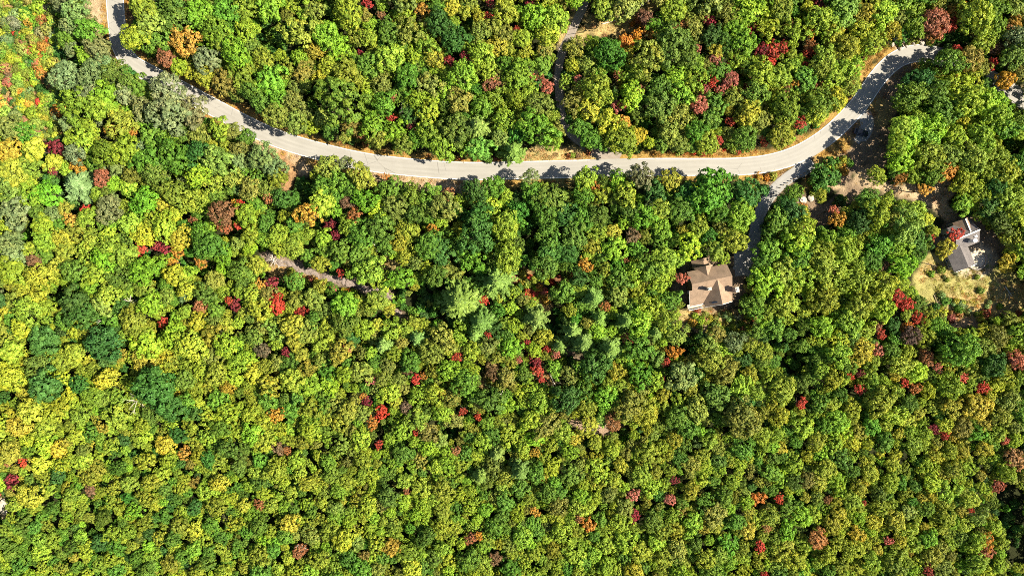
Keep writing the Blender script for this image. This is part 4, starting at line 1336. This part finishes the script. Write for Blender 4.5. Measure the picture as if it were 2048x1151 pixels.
for v in (-2.0, 1.6):
    window(h2, (-L2 + .3, v, 2.4), (-1, 0, 0))
for v in (-8.4, -6.4, -4.6):
    window(h2, (-6.0, v, 1.6), (-1, 0, 0))
for u in (-4.2, -1.6):
    window(h2, (u, -9.8, 1.6), (0, -1, 0), 1.3, 1.6)
for u in (1.2, 3.0):
    window(h2, (u, -3.6, 2.2), (0, -1, 0), 1.3, 1.6)
# patio: individual flags in a ring, low wall on its south-east side
pp = P(1800 + 872 / 5.754, 380 + 800 / 5.754, .1)
patio = tag(empty('round_patio', (pp.x, pp.y, float(terrain(pp.x, pp.y)))), 'round pale stone patio with low dark wall beside the grey-roofed house', 'patio')
rings = [(0, .7, 1), (.74, 1.5, 7), (1.54, 2.3, 12), (2.34, 3.1, 17)]
for r0, r1, n in rings:
    for i in range(n):
        a0 = 2 * math.pi * i / n + .02; a1 = 2 * math.pi * (i + 1) / n - .02
        if r0 == 0:
            poly = [(r1 * math.cos(q * .785), r1 * math.sin(q * .785), .16) for q in range(8)]
        else:
            am = (a0 + a1) / 2
            poly = [(r0 * math.cos(a0), r0 * math.sin(a0), .16), (r1 * math.cos(a0), r1 * math.sin(a0), .16), (r1 * math.cos(am), r1 * math.sin(am), .16), (r1 * math.cos(a1), r1 * math.sin(a1), .16), (r0 * math.cos(a1), r0 * math.sin(a1), .16)]
        dz = R.uniform(-.015, .015)
        bm = bmesh.new(); add_slab(bm, [(x, y, z + dz) for x, y, z in poly], .5); bm_obj('paving_stone', bm, PATIO, patio)
bm = bmesh.new()
for i in range(22):
    a = math.radians(-150 + i * 8.5)
    add_box(bm, (3.3 * math.cos(a), 3.3 * math.sin(a), .25), (.34, .46, 1.0), a)
bm_obj('patio_wall', bm, CHIMNEY, patio)


# ------------------------------------------------------------------ car in the lay-by
def build_car():
    p0 = P(1704.5, 260, .5); p1 = P(1738, 270.5, .5)
    c = (p0 + p1) / 2
    rz = math.atan2(p1.y - p0.y, p1.x - p0.x)
    e = tag(empty('parked_car', (c.x, c.y, float(terrain(c.x, c.y)) + .06), rz), 'dark navy car parked in tree shade beside the road bend', 'car')
    L, W = 4.8, 1.86
    bm = bmesh.new()
    prof = [(-2.4, .38), (-2.42, .72), (-2.3, .92), (-1.55, 1.0), (-.6, 1.02), (1.1, 1.0), (2.1, .86), (2.38, .68), (2.4, .38)]
    n = len(prof)
    rows = []
    for y, k in ((-W / 2, .0), (-W / 2 + .14, .04), (W / 2 - .14, .04), (W / 2, .0)):
        rows.append([bm.verts.new((x * (.97 if k == 0 else 1), y, z + (k if i not in (0, n - 1) else 0) - (.03 if k == 0 else 0))) for i, (x, z) in enumerate(prof)])
    for a, b in zip(rows[:-1], rows[1:]):
        for i in range(n - 1):
            bm.faces.new((a[i], a[i + 1], b[i + 1], b[i]))
        bm.faces.new((a[-1], a[0], b[0], b[-1]))
    bm.faces.new(rows[0]); bm.faces.new(rows[-1][::-1])
    bm_obj('body', bm, CARPAINT, e, smooth=False)

    def frus(z0, z1, x0, x1, X0, X1, w0, w1):
        b = bmesh.new()
        lo = [b.verts.new(v) for v in ((x0, -w0, z0), (x1, -w0, z0), (x1, w0, z0), (x0, w0, z0))]
        hi = [b.verts.new(v) for v in ((X0, -w1, z1), (X1, -w1, z1), (X1, w1, z1), (X0, w1, z1))]
        b.faces.new(lo[::-1]); b.faces.new(hi)
        for i in range(4):
            j = (i + 1) % 4
            b.faces.new((lo[i], lo[j], hi[j], hi[i]))
        return b
    cab = bm_obj('glasshouse', frus(1.0, 1.44, -1.95, 1.05, -1.45, .25, .80, .62), GLASS, e)
    bm_obj('car_roof', frus(1.43, 1.50, -1.5, .3, -1.35, .15, .66, .56), CARPAINT, e)
    for x in (-1.45, 1.42):
        for y in (-W / 2 + .1, W / 2 - .1):
            bm = bmesh.new(); add_tube(bm, (x, y - .11, .34), (x, y + .11, .34), .34, .34, 16); w = bm_obj('wheel', bm, RUBBER, e)
            s = 1 if y > 0 else -1
            bm = bmesh.new(); add_tube(bm, (x, y + s * .11, .34), (x, y + s * .125, .34), .21, .19, 12); bm_obj('rim', bm, METAL, w)
    for y in (-.68, .68):
        bm = bmesh.new(); add_box(bm, (2.33, y, .72), (.16, .34, .14), 0, .02); bm_obj('headlight', bm, LENS, e)
        bm = bmesh.new(); add_box(bm, (-2.36, y, .80), (.12, .32, .16), 0, .02); bm_obj('tail_light', bm, TAIL, e)
        bm = bmesh.new(); add_box(bm, (.75, y * 1.46, 1.04), (.16, .2, .12), 0, .02); bm_obj('mirror', bm, CARPAINT, e)
    for x in (-2.46, 2.44):
        bm = bmesh.new(); add_box(bm, (x, 0, .50), (.12, 1.6, .2), 0, .04); bm_obj('bumper', bm, DARKMETAL, e)


build_car()


# ------------------------------------------------------------------ rocks
def rock_mesh(seed, flat=.7):
    rr = np.random.default_rng(seed)
    bm = bmesh.new()
    bmesh.ops.create_icosphere(bm, subdivisions=2, radius=1.0)
    dirs = unit(rr.normal(size=(9, 3)))
    cut = rr.uniform(.62, .9, 9)
    for v in bm.verts:
        q = np.array(v.co)
        for d, c_ in zip(dirs, cut):
            s = q @ d
            if s > c_:
                q = q - d * (s - c_)
        q *= 1 + rr.normal(0, .03)
        v.co = q * np.array([1, .85, flat])
    me = bpy.data.meshes.new('boulder'); bm.to_mesh(me); bm.free()
    me.materials.append(STONE)
    return me


ROCKS = [rock_mesh(i, .55 + .06 * i) for i in range(5)]
BOUL = [(1802, 95, 13, 'pale squat roadside boulder, largest and lowest of the row'), (1814, 92, 8, 'small boulder between the two largest roadside boulders'), (1829, 88, 9, 'rounded pale boulder, second from the east end of the roadside row'),
        (1844, 86, 11, 'pale boulder at the east end of the roadside row'), (1786, 89, 9, 'flat boulder at the west end of the roadside row'), (1791, 79, 11, 'pale slab boulder upslope of the west end of the row'), (1810, 83, 8, 'small boulder upslope of the middle of the roadside row')]
for i, (x, y, d, lab) in enumerate(BOUL):
    p = P(x, y, .4)
    o = link(bpy.data.objects.new('boulder', ROCKS[i % 5])); s = d / PPM * .5
    o.location = (p.x, p.y, float(terrain(p.x, p.y)) + s * .25); o.scale = (s * 1.15, s, s); o.rotation_euler = (R.uniform(-.2, .2), R.uniform(-.2, .2), R.uniform(0, 6))
    tag(o, lab, 'boulder', 'boulders along the road bend')
p = P(4, 1012, 1); o = link(bpy.data.objects.new('boulder', ROCKS[1])); o.location = (p.x, p.y, p.z - .6); o.scale = (2.4, 3.4, 1.4); tag(o, 'pale grey boulder at the west edge among yellow scrub', 'boulder')
p = P(1622, 396, .5); o = link(bpy.data.objects.new('boulder', ROCKS[3])); o.location = (p.x, p.y, p.z - .2); o.scale = (1.25, 1.5, 1.0); tag(o, 'grey shaded boulder beside the white pole', 'boulder')
# rock ledge of many slabs
ll = P(660, 552, 0)
ledge = tag(empty('rock_ledge', (ll.x, ll.y, ll.z)), 'long pinkish grey rock ledge of broken slabs south of the burnt orange crown', 'rock ledge')
LED = catmull([(536, 512), (560, 522), (600, 536), (645, 552), (690, 562), (740, 578), (782, 594), (794, 620)], 3)
SLABS = []
for i in range(4):
    m = rock_mesh(40 + i, .5).copy(); m.name = 'slab'; m.materials[0] = LEDGE; SLABS.append(m)
for i in range(150):
    q = LED[rng.integers(len(LED))] + rng.normal(0, 3.2, 2)
    p = P(q[0], q[1], 0)
    o = link(bpy.data.objects.new('slab', SLABS[i % 4]), ledge)
    s = rng.uniform(.35, 1.0)
    o.location = (p.x - ll.x, p.y - ll.y, p.z - ll.z + s * .08)
    o.scale = (s * 1.9, s * .8, s * .55); o.rotation_euler = (rng.normal(0, .2), rng.normal(0, .2), rng.normal(-.55, .5))


# ------------------------------------------------------------------ logs, poles, posts, fence
def log(name, a, b, r0, r1, za, zb, mat, label, cat, branches=4):
    pa = P(*a, za); pb = P(*b, zb)
    e = tag(empty(name, pa), label, cat)
    d = pb - pa
    bm = bmesh.new(); add_tube(bm, (0, 0, 0), d * .5 + Vector((0, 0, .05)), r0, (r0 + r1) / 2, 8); add_tube(bm, d * .5 + Vector((0, 0, .05)), d, (r0 + r1) / 2, r1, 8)
    bm_obj('trunk', bm, mat, e)
    for i in range(branches):
        t = R.uniform(.45, .95); s = d * t; q = d.normalized()
        sd = Vector((-q.y, q.x, 0)) * R.choice((-1, 1)); l = R.uniform(.8, 2.2)
        bm = bmesh.new(); add_tube(bm, s, s + sd * l + q * l * .8 + Vector((0, 0, R.uniform(.1, .6))), r1 * .6, .03, 5); bm_obj('branch', bm, mat, e)
    return e


log('fallen_log', (1256, 25), (1301, 0), .24, .12, .3, .5, DEADWOOD, 'long bleached fallen log at the upper end of the lane clearing', 'fallen log')
log('fallen_log', (1205, 48), (1252, 35), .22, .10, .3, .4, DEADWOOD, 'bleached fallen log along the north side of the straw clearing', 'fallen log')
log('fallen_log', (1098, 745), (1112, 772), .2, .1, .4, .4, DEADWOOD, 'grey fallen log beside the crimson crowns on the slope', 'fallen log')
log('fallen_log', (1118, 705), (1162, 742), .2, .1, .3, .3, DEADWOOD, 'thin grey fallen trunk on the brush slope in deep shade', 'fallen log')
log('fallen_log', (1868, 590), (1878, 612), .16, .08, .2, .3, TIMBER, 'dark fallen log at the west side of the dry meadow', 'fallen log')
log('fallen_log', (1360, 248), (1374, 238), .16, .08, 6, 7, DEADWOOD, 'short bleached limb caught among crowns west of the road bend', 'fallen log', 1)
log('fallen_log', (2010, 572), (2024, 592), .2, .1, .2, .3, DEADWOOD, 'bleached fallen log at the east side of the dry meadow', 'fallen log')
log('bare_sapling', (1168, 64), (1170.5, 62.5), .10, .04, 0, 5.8, BARK, 'thin bare sapling casting the middle shadow line over the lane', 'sapling', 2)
log('bare_sapling', (1163, 55), (1165.5, 53.5), .09, .04, 0, 4.8, BARK, 'thin bare sapling nearest the top of the sunny lane stretch', 'sapling', 2)
log('bare_sapling', (1160, 73), (1162.5, 71.8), .09, .04, 0, 5.0, BARK, 'thin bare sapling lowest along the sunny lane stretch', 'sapling', 2)

# white leaning pole with round concrete pad beside the driveway
pb = P(1603, 402, .3)
pole = tag(empty('white_pole', pb), 'white pole leaning over the amber shrub beside the driveway', 'pole')
q = P(1592, 387, 4.2)
bm = bmesh.new(); add_tube(bm, (0, 0, -.4), q - pb, .11, .09, 8); bm_obj('shaft', bm, WHITE, pole)
bm = bmesh.new(); add_tube(bm, (q - pb), (q - pb) + Vector((0, 0, .25)), .16, .12, 8); bm_obj('pole_cap', bm, METAL, pole)
p = P(1607, 400, .3)
pad = tag(empty('round_pad', (p.x, p.y, p.z - .3)), 'round pale concrete pad at the foot of the white pole', 'concrete pad')
bm = bmesh.new(); add_tube(bm, (0, 0, -.2), (0, 0, .45), 1.15, 1.1, 20); bm_obj('slab', bm, STONE, pad)
bm = bmesh.new(); add_tube(bm, (0, 0, .45), (0, 0, .58), .38, .36, 12); bm_obj('hatch', bm, METAL, pad)

# guard posts beside the driveway
posts = [(1560, 375), (1567, 370), (1574, 366), (1581, 362), (1588, 358), (1595, 354), (1602, 350), (1609, 346), (1616, 342)]
post_me = None
names = ['first', 'second', 'third', 'fourth', 'fifth', 'sixth', 'seventh', 'eighth', 'ninth']
for i, (x, y) in enumerate(posts):
    p = P(x, y, .5)
    if post_me is None:
        bm = bmesh.new(); add_box(bm, (0, 0, .5), (.26, .26, 1.3), 0, .02)
        bmesh.ops.translate(bm, verts=[], vec=(0, 0, 0))
        o = bm_obj('guard_post', bm, TIMBER); post_me = o.data
    else:
        o = link(bpy.data.objects.new('guard_post', post_me))
    o.location = (p.x, p.y, p.z - .5)
    tag(o, f'wooden guard post beside the driveway, {names[i]} from the house end', 'post', 'guard posts along the driveway')


def fence(pts_px, label):
    P0 = [P(x, y, 0) for x, y in pts_px]
    e = tag(empty('rail_fence', P0[0]), label, 'fence')
    for i, p in enumerate(P0):
        bm = bmesh.new(); add_box(bm, (p - P0[0]) + Vector((0, 0, .55)), (.16, .16, 1.3)); bm_obj('fence_post', bm, TIMBER, e)
    for a, b in zip(P0[:-1], P0[1:]):
        for z in (.5, .95):
            bm = bmesh.new(); add_tube(bm, a - P0[0] + Vector((0, 0, z)), b - P0[0] + Vector((0, 0, z)), .06, .06, 5); bm_obj('rail', bm, TIMBER, e)


fence([(1847, 526), (1860, 529), (1873, 533), (1886, 529)], 'dark rail fence running west from the grey house wing')
fence([(1966, 538), (1976, 541), (1988, 542)], 'short dark rail fence east of the round patio')
# iron gate bar across the driveway where it enters the trees
pa = P(1531, 386, .9); pbb = P(1563, 389, .9)
gate = tag(empty('swing_gate', P(1531, 386, 0)), 'dark bar gate across the driveway where it enters the trees', 'gate')
o0 = P(1531, 386, 0)
for nm, q in (('gate_post', pa), ('gate_post', pbb)):
    bm = bmesh.new(); add_box(bm, q - o0 - Vector((0, 0, .4)), (.2, .2, 1.3)); bm_obj(nm, bm, DARKMETAL, gate)
for dz in (-.1, -.5):
    bm = bmesh.new(); add_tube(bm, pa - o0 + Vector((.12, 0, dz)), pbb - o0 + Vector((-.12, 0, dz)), .05, .05, 6); bm_obj('bar', bm, DARKMETAL, gate)
print('trees', len(trees), 'chosen', len(chosen), 'rest', len(rest))
